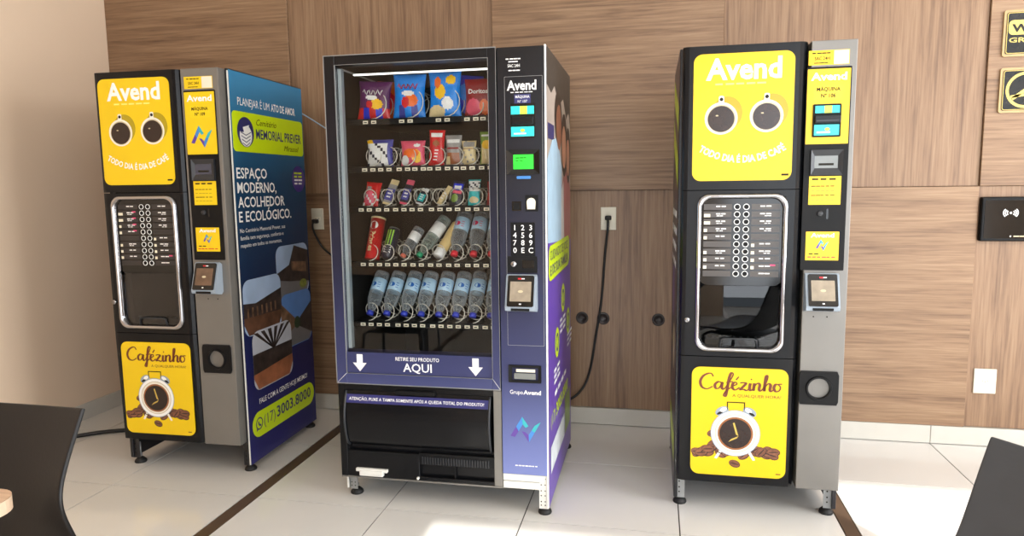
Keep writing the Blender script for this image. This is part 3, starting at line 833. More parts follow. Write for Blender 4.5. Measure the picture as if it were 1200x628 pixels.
def wrap_memorial(o, x, D):
    """the printed right flank of the machine by the left wall"""
    F = frame((x, 0.052, 0), (0, 1, 0), (0, 0, 1))
    L = D-0.05
    b = MB(F); b.rect(0.003, 0.036, L, 1.846, 0.0006, LSIDE); n = 0.0012
    # bright edge of the vinyl on the front corner
    b.box(-0.004, 0.040, -0.004, 0.001, 1.84, 0.001, WHITEMETAL)
    b.text('PLANEJAR É UM', 0.06, 1.700, n, WHITE, w=0.27, h=0.036, bold=0.0)
    b.text('ATO DE AMOR', 0.345, 1.700, n, WHITE, w=0.235, h=0.036, bold=0.02)
    b.plate(0.010, 1.492, L-0.008, 1.672, 0.022, 0.0004, 0.0012, LIME); n = 0.0018
    b.flat(circ(0.112, 1.582, 0.068, 32), n, NAVY)
    b.flat(circ(0.112, 1.566, 0.050, 24), n+0.0004, WHITE)
    b.flat(circ(0.098, 1.612, 0.046, 24, 0.028, 0.4), n+0.0008, NAVY)
    for k in range(4):
        z = 1.578-0.016*k; b.flat([(0.070+.004*k, z), (0.112, z-0.012), (0.154-.004*k, z+0.004), (0.154-.004*k, z+0.008), (0.112, z-0.008), (0.070+.004*k, z+0.004)], n+0.0010, NAVY)
    b.flat([(0.088, 1.603), (0.142, 1.616), (0.128, 1.590), (0.096, 1.582)], n+0.0012, WHITE)
    b.text('Cemitério', 0.205, 1.620, n, DARKINK, w=0.18, h=0.030, shear=0.35)
    b.text('MEMORIAL PREVER', 0.198, 1.558, n, NAVY, w=0.432, h=0.046, bold=0.015)
    b.text('Mirassol', 0.60, 1.512, n, DARKINK, w=0.15, h=0.028, shear=0.35, align='R')
    n = 0.0012
    for k, (s, w) in enumerate((('ESPAÇO', 0.255), ('MODERNO,', 0.335), ('ACOLHEDOR', 0.41), ('E ECOLÓGICO.', 0.47))):
        b.text(s, 0.020, 1.372-0.066*k, n, WHITE, w=w, h=0.049, bold=0.015)
    for k, (s, w) in enumerate((('No Cemitério Memorial Prever, sua', 0.40), ('família tem segurança, conforto e', 0.38), ('respeito em todos os momentos.', 0.36))):
        b.text(s, 0.022, 1.125-0.034*k, n, WHITE, w=w, h=0.019)
    b.flat(circ(0.585, 1.372, 0.068, 28), n, mat('purple_badge_print', (60, 44, 128), 0.3))
    for k in range(4): micro(b, 0.54, 0.625, 1.398-0.018*k, 0.009, n+0.0005, LIME if k < 2 else WHITE, 2, k)
    skyA = mat('pale_sky_print', (160, 182, 212), 0.3, var=.15, scale=5); skyB = mat('blue_sky_print', (84, 128, 190), 0.3); skyC = mat('grey_sky_print', (186, 190, 200), 0.3)
    gA = mat('brown_ground_print', (92, 62, 46), 0.35, var=.4, scale=18); gB = mat('grey_ground_print', (108, 106, 108), 0.35); gC = mat('terracotta_ground_print', (150, 92, 62), 0.35, var=.3, scale=16)
    photo_card(b, o, 0.315, 0.765, 0.645, 1.035, n, skyA, gB, 4)
    photo_card(b, o, 0.010, 0.640, 0.345, 0.905, n+0.0012, skyA, gA, 5)
    photo_card(b, o, 0.335, 0.505, 0.652, 0.785, n+0.0012, skyB, gB, 6)
    photo_card(b, o, 0.062, 0.370, 0.425, 0.655, n+0.0024, skyC, gC, 7)
    b.text('FALE COM A GENTE HOJE MESMO!', 0.10, 0.302, n, WHITE, w=0.475, h=0.026, bold=0.004)
    b.plate(0.030, 0.145, 0.642, 0.268, 0.061, 0.0006, 0.0014, LIME); n = 0.0020
    b.band(circ(0.088, 0.210, 0.030, 24), circ(0.088, 0.210, 0.024, 24), n-0.0004, n, NAVY)
    b.flat([(0.060, 0.176), (0.078, 0.184), (0.064, 0.196)], n, NAVY)
    b.flat([(0.076, 0.222), (0.083, 0.224), (0.088, 0.208), (0.102, 0.202), (0.100, 0.194), (0.086, 0.198), (0.078, 0.208)], n, NAVY)
    b.text('(17)', 0.128, 0.188, n, NAVY, w=0.105, h=0.052)
    b.text('3003.8000', 0.248, 0.188, n, NAVY, w=0.355, h=0.056, bold=0.018)
    p = b.build('vinyl_wrap', o)
    p['label'] = 'blue printed flank with lime name plate and four photographs'

def wrap_left(o, x, D):
    """printed left flank of the right hand coffee machine"""
    F = frame((x, D, 0), (0, -1, 0), (0, 0, 1)); L = D-0.055
    b = MB(F); b.rect(0.0, 0.036, L, 1.832, 0.0006, mat('dark_violet_print', (44, 36, 52), 0.3, var=0.2, scale=3)); n = 0.0012
    b.flat([(0.05, 1.70), (0.60, 1.52), (0.60, 1.62), (0.05, 1.80)], n, LIME); b.flat([(0.05, 1.50), (0.60, 1.30), (0.60, 1.42), (0.05, 1.62)], n, LIME)
    for k in range(4): micro(b, 0.05, 0.60, 1.18-0.07*k, 0.03, n, WHITE, 3, k)
    b.flat(circ(0.3, 0.85, 0.12, 18), n, PURPLE); b.flat(circ(0.42, 0.62, 0.10, 18), n, CUPSHADE)
    b.rect(0.04, 0.16, 0.6, 0.28, n, LIME)
    b.build('vinyl_wrap', o)

COFFEE_L = coffee_machine('coffee vending machine by the beige left wall with navy memorial park wrap on its flank', 'coffee vending machines',
               (-1.8476-0.634*cos(.0154), 2.7315-0.634*sin(.0154), 0), 0.0154, 0.634, 0.018, -0.008, 0.008, '109', False)
COFFEE_R = coffee_machine('coffee vending machine standing right of the wall outlet with the hanging cord, numbered 106', 'coffee vending machines',
               (0.7051-0.612, 2.7425, 0), 0.0038, 0.612, 0.0, 0.006, -0.003, '106', True)

# ------------------------------------------------------------------ snack vending machine
WRAP = ramp_mat('black_to_violet_wrap', [(0.0, (122, 134, 190)), (0.10, (102, 112, 166)), (0.27, (57, 61, 100)), (0.52, (34, 36, 58)), (0.72, (24, 24, 34)), (1.0, (19, 18, 20))], 'Z', 0.10, 1.84, 0.3)
CSIDE = mat('violet_side_print', (98, 66, 168), 0.3, var=0.06, scale=3)
DARKINT = mat('dark_interior_steel', (30, 28, 26), 0.5)
TRAYMAT = mat('tray_steel', (36, 35, 34), 0.45, 0.2)
COIL = mat('coil_wire', (226, 220, 206), 0.35, 0.15)
LED = mat('white_lamp_tube', (255, 252, 244), 0.4, emit=1.7)
CW, CD, CT = 0.882, 0.778, 1.838
C_LOC = (-0.4081-0.882*cos(.0081), 2.5956-0.882*sin(.0081), 0); C_RZ = 0.0081
SNACK = thing('snack_vending_machine', 'tall glass fronted snack and drink vending machine between the two coffee machines', 'vending machine', C_LOC, C_RZ)
TRAYS = (1.596, 1.404, 1.240, 1.012, 0.757)
SLOTS = [ [(0.146, .060), (0.302, .062), (0.457, .060), (0.575, .040), (0.640, .036)],
          [(0.135, .040), (0.205, .040), (0.285, .040), (0.352, .040), (0.415, .037), (0.490, .037), (0.556, .037), (0.631, .037)],
          [(0.113, .035), (0.189, .035), (0.264, .035), (0.335, .035), (0.418, .035), (0.492, .035), (0.571, .035), (0.648, .033)],
          [(0.113, .033), (0.185, .033), (0.257, .033), (0.332, .033), (0.408, .033), (0.485, .034), (0.566, .034), (0.642, .034)],
          [(0.102, .035), (0.175, .035), (0.258, .035), (0.330, .035), (0.410, .035), (0.484, .035), (0.558, .035), (0.634, .035)] ]
def snack_machine():
    t = SNACK
    S = MB()   # hollow steel cabinet
    S.box(0.004, 0.075, 0.10, 0.024, CD, CT-0.004, WHITEMETAL); S.box(0.676, 0.075, 0.16, 0.696, CD-0.03, CT-0.03, DARKINT)
    S.box(0.004, CD-0.02, 0.10, CW-0.004, CD, CT-0.004, DARKINT); S.box(0.024, 0.075, CT-0.03, CW-0.004, CD-0.02, CT-0.004, DARKINT)
    S.box(0.024, 0.075, 0.10, 0.70, CD-0.02, 0.13, DARKINT); S.box(0.026, 0.08, 0.14, 0.030, CD-0.022, CT-0.04, DARKINT)
    S.box(0.024, 0.10, 0.46, 0.676, CD-0.02, 0.475, DARKINT)
    S.box(0.030, CD-0.03, 0.475, 0.676, CD-0.022, CT-0.04, DARKINT)
    S.build('cabinet', t)
    # side sheets down to the feet
    b = MB(); b.box(-0.002, 0.055, 0.034, 0.006, CD+0.004, CT+0.002, WHITEMETAL, 0.0015, 1); b.build('side_panel', t)
    b = MB(); b.box(CW-0.004, 0.004, 0.034, CW+0.004, CD+0.004, CT+0.003, WHITEMETAL, 0.0015, 1)
    o = b.build('side_panel', t)
    F = frame((CW+0.004, 0.012, 0), (0, 1, 0), (0, 0, 1)); L = CD-0.012
    b = MB(F)
    b.rect(0, 0.036, L, 1.838, 0.0006, CSIDE); n = 0.0010
    b.rect(0, 1.02, L, 1.838, n, mat('grey_backdrop_print', (176, 162, 152), 0.35, var=0.12, scale=5))
    b.flat([(0, 1.838), (0, 1.70), (0.12, 1.68), (0.22, 1.72), (0.36, 1.66), (0.5, 1.70), (0.62, 1.62), (0.70, 1.66), (L, 1.60), (L, 1.838)], n+.0003, mat('dark_foliage_print', (58, 54, 50), 0.4, var=0.3, scale=30))
    SK1 = mat('brown_skin_print', (140, 88, 66), 0.4); SK2 = mat('warm_skin_print', (196, 138, 112), 0.4); HR = mat('dark_hair_print', (44, 32, 28), 0.4, var=0.3, scale=40)
    SH = mat('pale_blue_shirt_print', (168, 196, 216), 0.4, var=0.08, scale=14); PK = mat('rose_shirt_print', (176, 110, 106), 0.4, var=0.1, scale=14); ST = mat('striped_shirt_print', (210, 204, 200), 0.4)
    b.rect(0.02, 1.50, 0.20, 1.56, n+.0004, NAVY)
    # two printed people in front of the backdrop
    b.flat([(0, 1.0), (0, 1.42), (.14, 1.50), (.30, 1.52), (.44, 1.40), (.40, 1.0)], n+.0005, SH)
    b.flat(circ(.33, 1.60, .12, 20, .11), n+.0006, HR); b.flat(circ(.35, 1.565, .085, 20, .095), n+.0008, SK1)
    b.flat([(.42, 1.0), (.44, 1.32), (.56, 1.40), (.72, 1.36), (L, 1.28), (L, 1.0)], n+.0007, PK)
    b.flat([(.40, 1.0), (.42, 1.30), (.50, 1.34), (.52, 1.0)], n+.0008, ST)
    b.flat(circ(.53, 1.50, .11, 20, .14), n+.0008, HR); b.flat(circ(.52, 1.49, .075, 20, .095), n+.0010, SK2)
    b.flat(circ(.68, 1.46, .09, 20, .13), n+.0009, HR); b.flat(circ(.67, 1.45, .065, 20, .085), n+.0011, SK2)
    b.flat([(0.0, 1.0), (0, 1.10), (L, 1.06), (L, 0.98)], n+.0009, CSIDE)
    b.plate(0.02, 0.945, L-0.06, 1.085, 0.05, 0.0012, 0.0022, LIME)
    b.text('CUIDANDO DE VOCÊ', 0.06, 1.026, 0.0026, NAVY, w=L-0.18, h=0.040, bold=0.006); b.text('E DE SUA FAMÍLIA', 0.06, 0.966, 0.0026, NAVY, w=L-0.18, h=0.040, bold=0.03)
    n = 0.0014
    for (y, z) in ((0.47, 0.815), (0.66, 0.672), (0.26, 0.655)):
        b.flat(circ(y, z, 0.065, 22), n, LIME); b.band(circ(y, z, 0.040, 20), circ(y, z, 0.028, 20), n, n+.0006, NAVY)
    for (y, z, k) in ((0.36, 0.72, 1), (0.62, 0.60, 2), (0.16, 0.545, 3)):
        for q in range(3): micro(b, y, y+0.2, z-0.025*q, 0.013, n, WHITE, 2, k+q)
    micro(b, 0.18, 0.6, 0.44, 0.02, n, WHITE, 4, 4)
    b.text('3003.8000', 0.22, 0.345, n, LIME, w=0.42, h=0.055, bold=0.03); b.text('(17)', 0.06, 0.345, n, LIME, w=0.13, h=0.05)
    b.flat([(0.05, 0.155), (0.50, 0.155), (0.50, 0.265), (0.05, 0.265)], n, mat('white_photo_print', (214, 220, 224), 0.35, var=0.2, scale=12))
    b.flat([(0.52, 0.155), (0.72, 0.155), (0.72, 0.33), (0.52, 0.33)], n, mat('green_photo_print', (128, 150, 70), 0.35, var=0.3, scale=20))
    p = b.build('vinyl_wrap', o); p['label'] = 'violet printed flank with a family photograph'
    # glazed door: frame with mitred corners
    d0, d1, z0, z1 = 0.0, 0.696, 0.517, CT
    g0, g1, gz0, gz1 = 0.045, 0.664, 0.648, 1.801
    b = MB(FRONT)
    sil = 0.561
    b.box(d0, z0, -0.07, g0, z1, 0, WRAP, 0.002, 1); b.box(g1, z0, -0.07, d1, z1, 0, WRAP, 0.002, 1)
    b.box(g0, gz1, -0.07, g1, z1, 0, WRAP, 0.002, 1); b.box(g0, z0, -0.07, g1, sil, 0, WRAP, 0.002, 1)
    b.box(g0-.002, sil-.002, -0.07, g1+.002, gz0, -0.006, WRAP)
    door = b.build('glass_door', t)
    b = MB(FRONT)   # bright trims round frame and glass
    TR = 0.0014
    b.band([(d0-.002, z0-.002), (d1, z0-.002), (d1, z1+.002), (d0-.002, z1+.002)], [(d0+TR, z0+TR), (d1-TR, z0+TR), (d1-TR, z1-TR), (d0+TR, z1-TR)], -0.01, 0.0012, GALV)
    b.band([(g0-TR, sil-TR), (g1+TR, sil-TR), (g1+TR, gz1+TR), (g0-TR, gz1+TR)], [(g0, sil), (g1, sil), (g1, gz1), (g0, gz1)], -0.01, 0.001, GALV)
    for (a, c) in (((d0, z0), (g0, sil)), ((d1, z0), (g1, sil))):
        b.tube([(a[0], a[1], 0.0002), (c[0], c[1], 0.0002)], 0.001, WHITEMETAL, 4)
    b.build('door_trim', door)
    b = MB(FRONT); b.box(g0, gz0, -0.022, g1, gz1, -0.016, GLASS); b.build('glass_pane', door)
    b = MB(FRONT); b.rect(g0+.002, sil+.002, g1-.002, gz0-.002, -.0058, WRAP); n = -0.0054
    b.text('RETIRE SEU PRODUTO', 0.350, 0.619, n, WHITE, w=0.185, h=0.0155, bold=0.006, align='C')
    b.text('AQUI', 0.350, 0.574, n, WHITE, w=0.122, h=0.036, bold=0.010, align='C')
    for x in (0.101, 0.594):
        b.flat([(x-.013, .640), (x-.013, .604), (x-.030, .604), (x, .568), (x+.030, .604), (x+.013, .604), (x+.013, .640)][::-1], n, WHITE)
    b.build('pickup_sticker', door)
    # inside: lamp tube, trays with coils
    b = MB(FRONT); b.box(g0+0.001, 0.66, -0.050, g0+0.016, gz1-0.01, -0.026, mat('pale_gasket', (176, 186, 190), .35, var=.12, scale=8)); b.build('door_gasket', door)
    b = MB(FRONT); b.box(0.09, gz1-0.030, -0.085, 0.66, gz1-0.024, -0.076, LED); b.build('lamp_tube', t)
    for k, z in enumerate(TRAYS):
        b = MB()
        b.box(0.036, 0.105, z-0.003, 0.672, 0.70, z+0.001, TRAYMAT); b.box(0.036, 0.098, z-0.020, 0.672, 0.104, z+0.004, BLACKMATTE, 0.001, 1)
        for (x, r) in SLOTS[k]:
            for dx in (-0.020, 0.016):
                b.add([(x+dx-.011, .0974, z-.016), (x+dx+.011, .0974, z-.016), (x+dx+.011, .0974, z-.003), (x+dx-.011, .0974, z-.003)], [(0, 1, 2, 3)], CREAM)
                b.add([(x+dx-.007, .0970, z-.012), (x+dx+.006, .0970, z-.012), (x+dx+.006, .0970, z-.008), (x+dx-.007, .0970, z-.008)], [(0, 1, 2, 3)], DARKINK)
        xs = [0.5*(SLOTS[k][i][0]+SLOTS[k][i+1][0]) for i in range(len(SLOTS[k])-1)]
        for x in xs: b.box(x-0.001, 0.16, z, x+0.001, 0.69, z+0.025, TRAYMAT)
        tr = b.build('tray', t)
        for (x, r) in SLOTS[k]:
            c = MB(); path = []
            turns, pitch, seg = 5, 0.075, 18
            for i in range(turns*seg+1):
                a = -pi/2+2*pi*i/seg
                path.append((x+r*cos(a), 0.112+pitch*i/seg, z+0.004+r+r*sin(a)))
            c.tube(path, 0.0023, COIL, 5)
            c.build('coil', tr)
    # control column on the right
    b = MB(FRONT); b.box(0.700, 0.172, -0.07, CW-0.002, CT-0.002, 0, WRAP, 0.002, 1); col = b.build('control_column', t)
    n = 0.0006
    b = MB(FRONT)
    micro(b, 0.735, 0.795, 1.790, 0.004, n, WHITE, 4, 1); micro(b, 0.745, 0.785, 1.780, 0.004, n, WHITE, 3, 2)
    b.text('SAC 24H', 0.742, 1.762, n, WHITE, w=0.046, h=0.011, bold=0.012); micro(b, 0.745, 0.79, 1.748, 0.004, n, WHITE, 3, 5)
    b.band(rrect(.728, .70, .873, 1.728, .002, 2), rrect(.7292, .7012, .8718, 1.7268, .002, 2), 0, n, GALV)
    b.text('Avend', 0.738, 1.678, n, WHITE, w=0.112, h=0.036, bold=0.026); micro(b, .752, .838, 1.668, .003, n, WHITE, 5, 3)
    b.rect(.766, 1.626, .828, 1.662, n, NAVY)
    b.text('MÁQUINA', .797, 1.648, n+.0004, WHITE, w=.054, h=.010, bold=.01, align='C'); b.text('Nº 107', .797, 1.631, n+.0004, WHITE, w=.036, h=.010, align='C')
    b.text('Grupo', .734, .504, n, WHITE, w=.052, h=.017, bold=0.0); b.text('Avend', .788, .504, n, WHITE, w=.070, h=.017, bold=.022)
    n_logo(b, .734, .308, .856, .412, n, (TEAL, SKYBLUE, PURPLE)); micro(b, .752, .846, .208, .004, n, WHITE, 7, 3)
    b.build('column_sticker', t)
    b = MB(FRONT); x0, x1 = .751, .845
    b.plate(x0, 1.500, x1, 1.628, .003, -.002, .004, BLACKGLOSS); b.box(x0+.004, 1.548, .004, x1-.004, 1.580, .016, BLACK, .003); b.rect(x0+.01, 1.562, x1-.012, 1.566, .0165, BLACKGLOSS)
    o = b.build('banknote_reader', t)
    b = MB(FRONT); n = .0045
    b.rect(x0+.002, 1.588, x0+.036, 1.618, n, SCREENCYAN); b.rect(x0+.036, 1.588, x0+.064, 1.618, n, SCREENLIME); b.rect(x0+.064, 1.588, x1-.004, 1.618, n, SCREENCYAN)
    b.build('lit_label', o); b = MB(FRONT)
    b.rect(x0+.002, 1.506, x1-.004, 1.542, n, SCREENCYAN); b.flat(circ(x0+.046, 1.528, .009, 12, .006), n+.0003, SCREENLIME); b.rect(x0+.012, 1.514, x0+.06, 1.519, n+.0003, WHITE)
    b.build('lit_label', o)
    b = MB(FRONT)
    sq = [(.734, 1.364), (.860, 1.364), (.860, 1.457), (.734, 1.457)]; hi = [(.760, 1.384), (.837, 1.384), (.837, 1.438), (.760, 1.438)]
    b.sweep([[(p[0], p[1], -.002) for p in sq], [(p[0], p[1], .008) for p in sq], [(p[0], p[1], .003) for p in hi]], BLACKGLOSS, False)
    o = b.build('display', t)
    b = MB(FRONT); b.rect(.760, 1.384, .837, 1.438, .003, SCREENGREEN); micro(b, .768, .815, 1.424, .004, .0034, DARKINK, 3, 2); micro(b, .768, .80, 1.414, .003, .0034, DARKINK, 2, 3); b.build('screen', o)
    b = MB(FRONT); b.plate(.772, 1.347, .826, 1.358, .004, 0, .003, SKYBLUE); b.build('blue_light', t)
    b = MB(FRONT); b.plate(.752, 1.226, .788, 1.262, .002, -.002, .002, BLACKGLOSS); b.rect(.758, 1.231, .782, 1.257, .0024, BLACKMATTE); b.build('return_button', t)
    b = MB(FRONT); b.plate(.804, 1.224, .854, 1.286, .002, -.002, .003, BLACKMATTE)
    pts = [(.812, 1.232), (.842, 1.232)]+[(.827+.017*cos(a), 1.258+.017*sin(a)) for a in [pi*k/10 for k in range(11)]]
    b.prism(pts, .003, .006, CREAM); b.build('coin_slot', t)
    b = MB(FRONT); b.plate(.746, 1.052, .840, 1.182, .003, -.002, .003, BLACKMATTE)
    for r, row in enumerate(('123', '456', '789', '0EC')):
        for c, ch in enumerate(row):
            b.text(ch, .762+.031*c, 1.152-.029*r, .0036, WHITE, h=.021, bold=.008, align='C')
    b.build('keypad', t)
    b = MB(FRONT); b.plate(.732, .988, .848, 1.052, .003, -.002, .004, BLACKMATTE); b.plate(.79, 1.006, .835, 1.036, .002, .004, .0046, BLACKGLOSS)
    o = b.build('lock_plate', t)
    b = MB(FRONT); b.lathe([(.012, 0), (.012, .007), (.009, .010), (0, .010)], CHROME, 18, Matrix.Translation((.757, 1.022, .004))); b.rect(.7555, 1.016, .7585, 1.028, .0145, DARKINK); b.build('keyhole', o)
    payment_terminal(t, .790, .838, 0, 0, SCREENTAN, False)
    b = MB(FRONT); sq = rrect(.730, .552, .860, .622, .003, 2); hi = rrect(.744, .562, .848, .612, .003, 2)
    b.sweep([[(p[0], p[1], -.002) for p in sq], [(p[0], p[1], .006) for p in sq], [(p[0], p[1], .004) for p in hi], [(p[0], p[1], -.0) for p in hi]], BLACKMATTE, False, (False, True))
    o = b.build('coin_return', t)
    b = MB(FRONT); b.box(.752, .566, .0, .838, .590, .006, SCREENGREY, .002); b.box(.760, .594, .0, .836, .606, .003, CREAM, .001); b.build('return_flap', o)
    # lower front: curved pickup flap in a dark surround
    b = MB(FRONT)
    b.box(0.0, 0.113, -0.075, 0.030, 0.512, -0.004, BLACK, .002, 1); b.box(0.030, 0.488, -0.075, 0.664, 0.512, -0.004, BLACK)
    b.box(0.664, 0.113, -0.075, 0.698, 0.512, -0.004, STEEL, .002, 1); b.box(0.030, 0.113, -0.075, 0.664, 0.246, -0.030, BLACK)
    b.box(0.030, 0.113, -0.030, 0.345, 0.225, -0.008, BLACK, .002, 1); b.box(0.345, 0.113, -0.030, 0.664, 0.128, -0.008, BLACK, .002, 1)
    b.box(0.345, 0.182, -0.030, 0.664, 0.230, -0.010, BLACKMATTE); b.box(0.495, 0.128, -0.030, 0.500, 0.182, -0.012, BLACK)
    b.box(0.0, 0.107, -0.075, 0.700, 0.113, -0.004, STEEL)
    b.build('lower_front', t)
    b = MB(FRONT)
    N = 14; prof = []
    for k in range(N+1):
        s = k/N; z = 0.486-0.238*s
        prof.append((z, -0.028+0.052*sin(pi*min(1, 0.12+0.78*s))**0.9-0.012*(s > .97)))
    rows = [[(x, z, n) for (z, n) in prof] for x in (0.040, 0.655)]
    b.sweep(rows, BLACK, True, close=False)
    for x in (0.040, 0.655):
        b.add([(x, z, n) for z, n in prof]+[(x, 0.248, -0.06), (x, 0.486, -0.06)], [tuple(range(N+3)) if x > .3 else tuple(range(N+2, -1, -1))], BLACK)
    fl = b.build('pickup_flap', t)
    b = MB(FRONT)
    def onflap(s):
        k = min(int(s*N), N-1); f = s*N-k
        return (prof[k][0]*(1-f)+prof[k+1][0]*f, prof[k][1]*(1-f)+prof[k+1][1]*f)
    (za, na), (zb, nb) = onflap(0.06), onflap(0.20)
    V = Vector((0, za-zb, na-nb)); Lb = V.length
    b2 = MB(FRONT @ frame((0.036, zb, nb+0.001), (1, 0, 0), V.normalized()))
    b2.box(0, 0, 0.0002, 0.612, Lb, 0.003, NAVY)
    b2.text('ATENÇÃO, PUXE A TAMPA SOMENTE APÓS A QUEDA TOTAL DO PRODUTO!', 0.306, Lb*.32, .0036, WHITE, w=0.575, h=Lb*.36, bold=.008, align='C')
    s = b2.build('warning_sticker', fl); s['label'] = 'navy strip with white lettering'
    for x in (0.038, 0.652):
        MB(FRONT).tube([(x, z, n+.004) for z, n in prof], 0.005, CHARCOAL, 6).build('flap_edge', fl)
    b = MB(FRONT); b.box(0.255, 0.480, -0.02, 0.425, 0.497, 0.012, BLACKMATTE, .004); b.build('flap_handle', t)
    b = MB(FRONT)
    b.box(0.068, 0.138, -.010, 0.208, 0.152, .004, WHITEMETAL, .002, 1); b.box(0.086, 0.122, -.010, 0.190, 0.146, .010, WHITEMETAL, .002, 1)
    b.build('front_latch', t)
    b = MB(FRONT)
    for k in range(26): b.box(0.358+k*.0112, .186, -.012, 0.358+k*.0112+.005, .216, -.004, CHARCOAL)
    b.build('vent_grille', t)
    b = MB(FRONT); b.lathe([(.006, -.008), (.006, .002), (0, .004)], WHITEMETAL, 12, Matrix.Translation((.340, .124, 0))); b.build('rivet', t)
    # chassis under the column and the feet
    b = MB(FRONT)
    b.box(.700, .142, -.06, .870, .170, -.006, WHITEMETAL, .001, 1); b.box(.700, .108, -.06, .850, .138, -.010, WHITEMETAL, .001, 1); b.box(.716, .136, -.06, .852, .144, -.030, DARKINK)
    b.build('base_rail', t)
    for (x, y, m) in ((.864, .012, WHITEMETAL), (.028, .060, GALV), (.864, CD-.05, WHITEMETAL), (.028, CD-.05, GALV)):
        b = MB(); b.box(x-.018, y, .030, x+.016, y+.003, .17, m); sx = x+.013 if x > .4 else x-.018
        b.box(sx, y, .030, sx+.003, y+.04, .17, m)
        for z in (.045, .06, .085, .105, .13, .155):
            for dx in (-.010, .006): b.add([(x+dx+q[0], y-.0005, z+q[1]) for q in circ(0, 0, .0028, 8)], [tuple(range(8))], DARKINK)
        b.build('corner_post', t); leveling_foot(t, x, y+.030, .10)
snack_machine()

# ------------------------------------------------------------------ goods inside the snack machine
CM = Matrix.Translation(C_LOC) @ Matrix.Rotation(C_RZ, 4, 'Z')
def place(o, x, y, z, tilt=0.0, yaw=0.0, roll=0.0):
    """stand an item at machine-local (x, y, z), leaning back by tilt"""
    o.matrix_world = CM @ Matrix.Translation((x-.008, y, z)) @ Matrix.Rotation(yaw, 4, 'Z') @ Matrix.Rotation(-tilt, 4, 'X') @ Matrix.Rotation(roll, 4, 'Y')
def bag_mesh(w, h, d, base, prints):
    """pillow pack: crimped top and bottom seals, bulging between; prints = (u0,v0,u1,v1,mat) in 0..1"""
    b = MB(); NU, NV = 30, 34
    def pt(i, j, s):
        u, v = i/NU, j/NV
        k = (sin(pi*v)**0.55)*(max(0.0, 1-(2*u-1)**2)**0.55)
        pinch = 1-0.10*sin(pi*v)
        wr = 0.0025*sin(9*u+5*v+3*s)*k
        return ((u-.5)*w*pinch, -s*(d/2*k+wr)+0.0, v*h)
    for s in (1, -1):
        vs = [pt(i, j, s) for j in range(NV+1) for i in range(NU+1)]
        groups = {}
        for j in range(NV):
            for i in range(NU):
                m = base; u, v = (i+.5)/NU, (j+.5)/NV
                if s == 1:
                    for p in prints:
                        if callable(p):
                            q = p(u, v)
                            if q: m = q
                        elif p[0] <= u <= p[2] and p[1] <= v <= p[3]: m = p[4]
                f = (j*(NU+1)+i, j*(NU+1)+i+1, (j+1)*(NU+1)+i+1, (j+1)*(NU+1)+i)
                groups.setdefault(m, []).append(f if s == 1 else f[::-1])
        for m, fs in groups.items():
            used = sorted({k for f in fs for k in f}); mp = {k: q for q, k in enumerate(used)}
            b.add([vs[k] for k in used], [tuple(mp[k] for k in f) for f in fs], m, True)
    return b
def pm(name, c, rough=0.3): return mat(name, c, rough, var=0.10, scale=40)
RED, BLUE, PURP, LBLUE = pm('crimson_film', (205, 18, 26)), pm('blue_film', (22, 50, 200)), pm('plum_film', (88, 30, 88)), pm('azure_film', (24, 134, 228))
ORANGE, YEL, WHT, PNK = pm('orange_film', (236, 104, 12)), pm('golden_film', (246, 190, 10)), pm('white_film', (232, 230, 226)), pm('rose_film', (222, 84, 110))
DKRED, BRN, TEALF, GRN, CRM, GRY = pm('maroon_film', (140, 16, 26)), pm('brown_film', (150, 84, 44)), pm('teal_film', (24, 180, 182)), pm('green_film', (120, 150, 60)), pm('cream_film', (222, 200, 150)), pm('grey_film', (150, 146, 142))
DKN = pm('midnight_film', (34, 36, 52)); NVF = pm('indigo_film', (64, 66, 150))
def stripes(v1, a, c, n=5):
    return lambda u, v: (a if int(u*n) % 2 == 0 else c) if v < v1 else None
def blob(cu, cv, ru, rv, m): return lambda u, v: m if ((u-cu)/ru)**2+((v-cv)/rv)**2 < 1 else None
def squiggle(b, w, z, h, y, m):
    b2 = [( -w/2+w*k/16, y, z+h*(0.5+0.5*sin(k*1.7))) for k in range(17)]
    b.tube(b2, h*0.10, m, 4)

def bag(name, label, cat, group, slot, w, h, d, base, prints, tilt=0.06, y=0.150, extra=None, roll=0.0):
    k, x = slot
    b = bag_mesh(w, h, d, base, prints)
    if extra: extra(b)
    o = b.build(name); tag(o, label, cat, group)
    place(o, x, y, TRAYS[k]+0.004, tilt, 0, roll); return o
G1 = 'chip bags on the top tray'
bag('chip_bag', 'plum chip bag with red and blue stripes at its foot, on the top tray', 'chip bag', G1, (0, .150), .146, .158, .05, PURP,
    [stripes(.30, RED, BLUE), blob(.62, .40, .20, .13, YEL), blob(.45, .56, .2, .06, WHT), blob(.40, .38, .1, .1, RED)], extra=lambda b: squiggle(b, .085, .098, .022, -.026, WHT), roll=.06)
bag('chip_bag', 'orange chip bag standing behind the plum striped one', 'chip bag', G1, (0, .185), .13, .165, .045, ORANGE, [blob(.5, .5, .3, .2, RED)], y=.225, roll=.10)
bag('chip_bag', 'light blue chip bag with orange chip and red lips picture, on the top tray', 'chip bag', G1, (0, .305), .142, .180, .05, LBLUE,
    [stripes(.28, LBLUE, NVF), blob(.60, .40, .22, .14, ORANGE), blob(.42, .36, .12, .12, RED), blob(.5, .56, .2, .06, WHT)], extra=lambda b: squiggle(b, .085, .116, .022, -.026, RED), roll=.02)
bag('chip_bag', 'azure chip bag with yellow patch, third along the top tray', 'chip bag', G1, (0, .458), .138, .185, .05, LBLUE,
    [blob(.38, .55, .18, .16, YEL), blob(.30, .75, .1, .12, ORANGE), blob(.25, .12, .28, .14, CRM), blob(.62, .30, .18, .14, WHT), blob(.72, .8, .16, .1, YEL)])
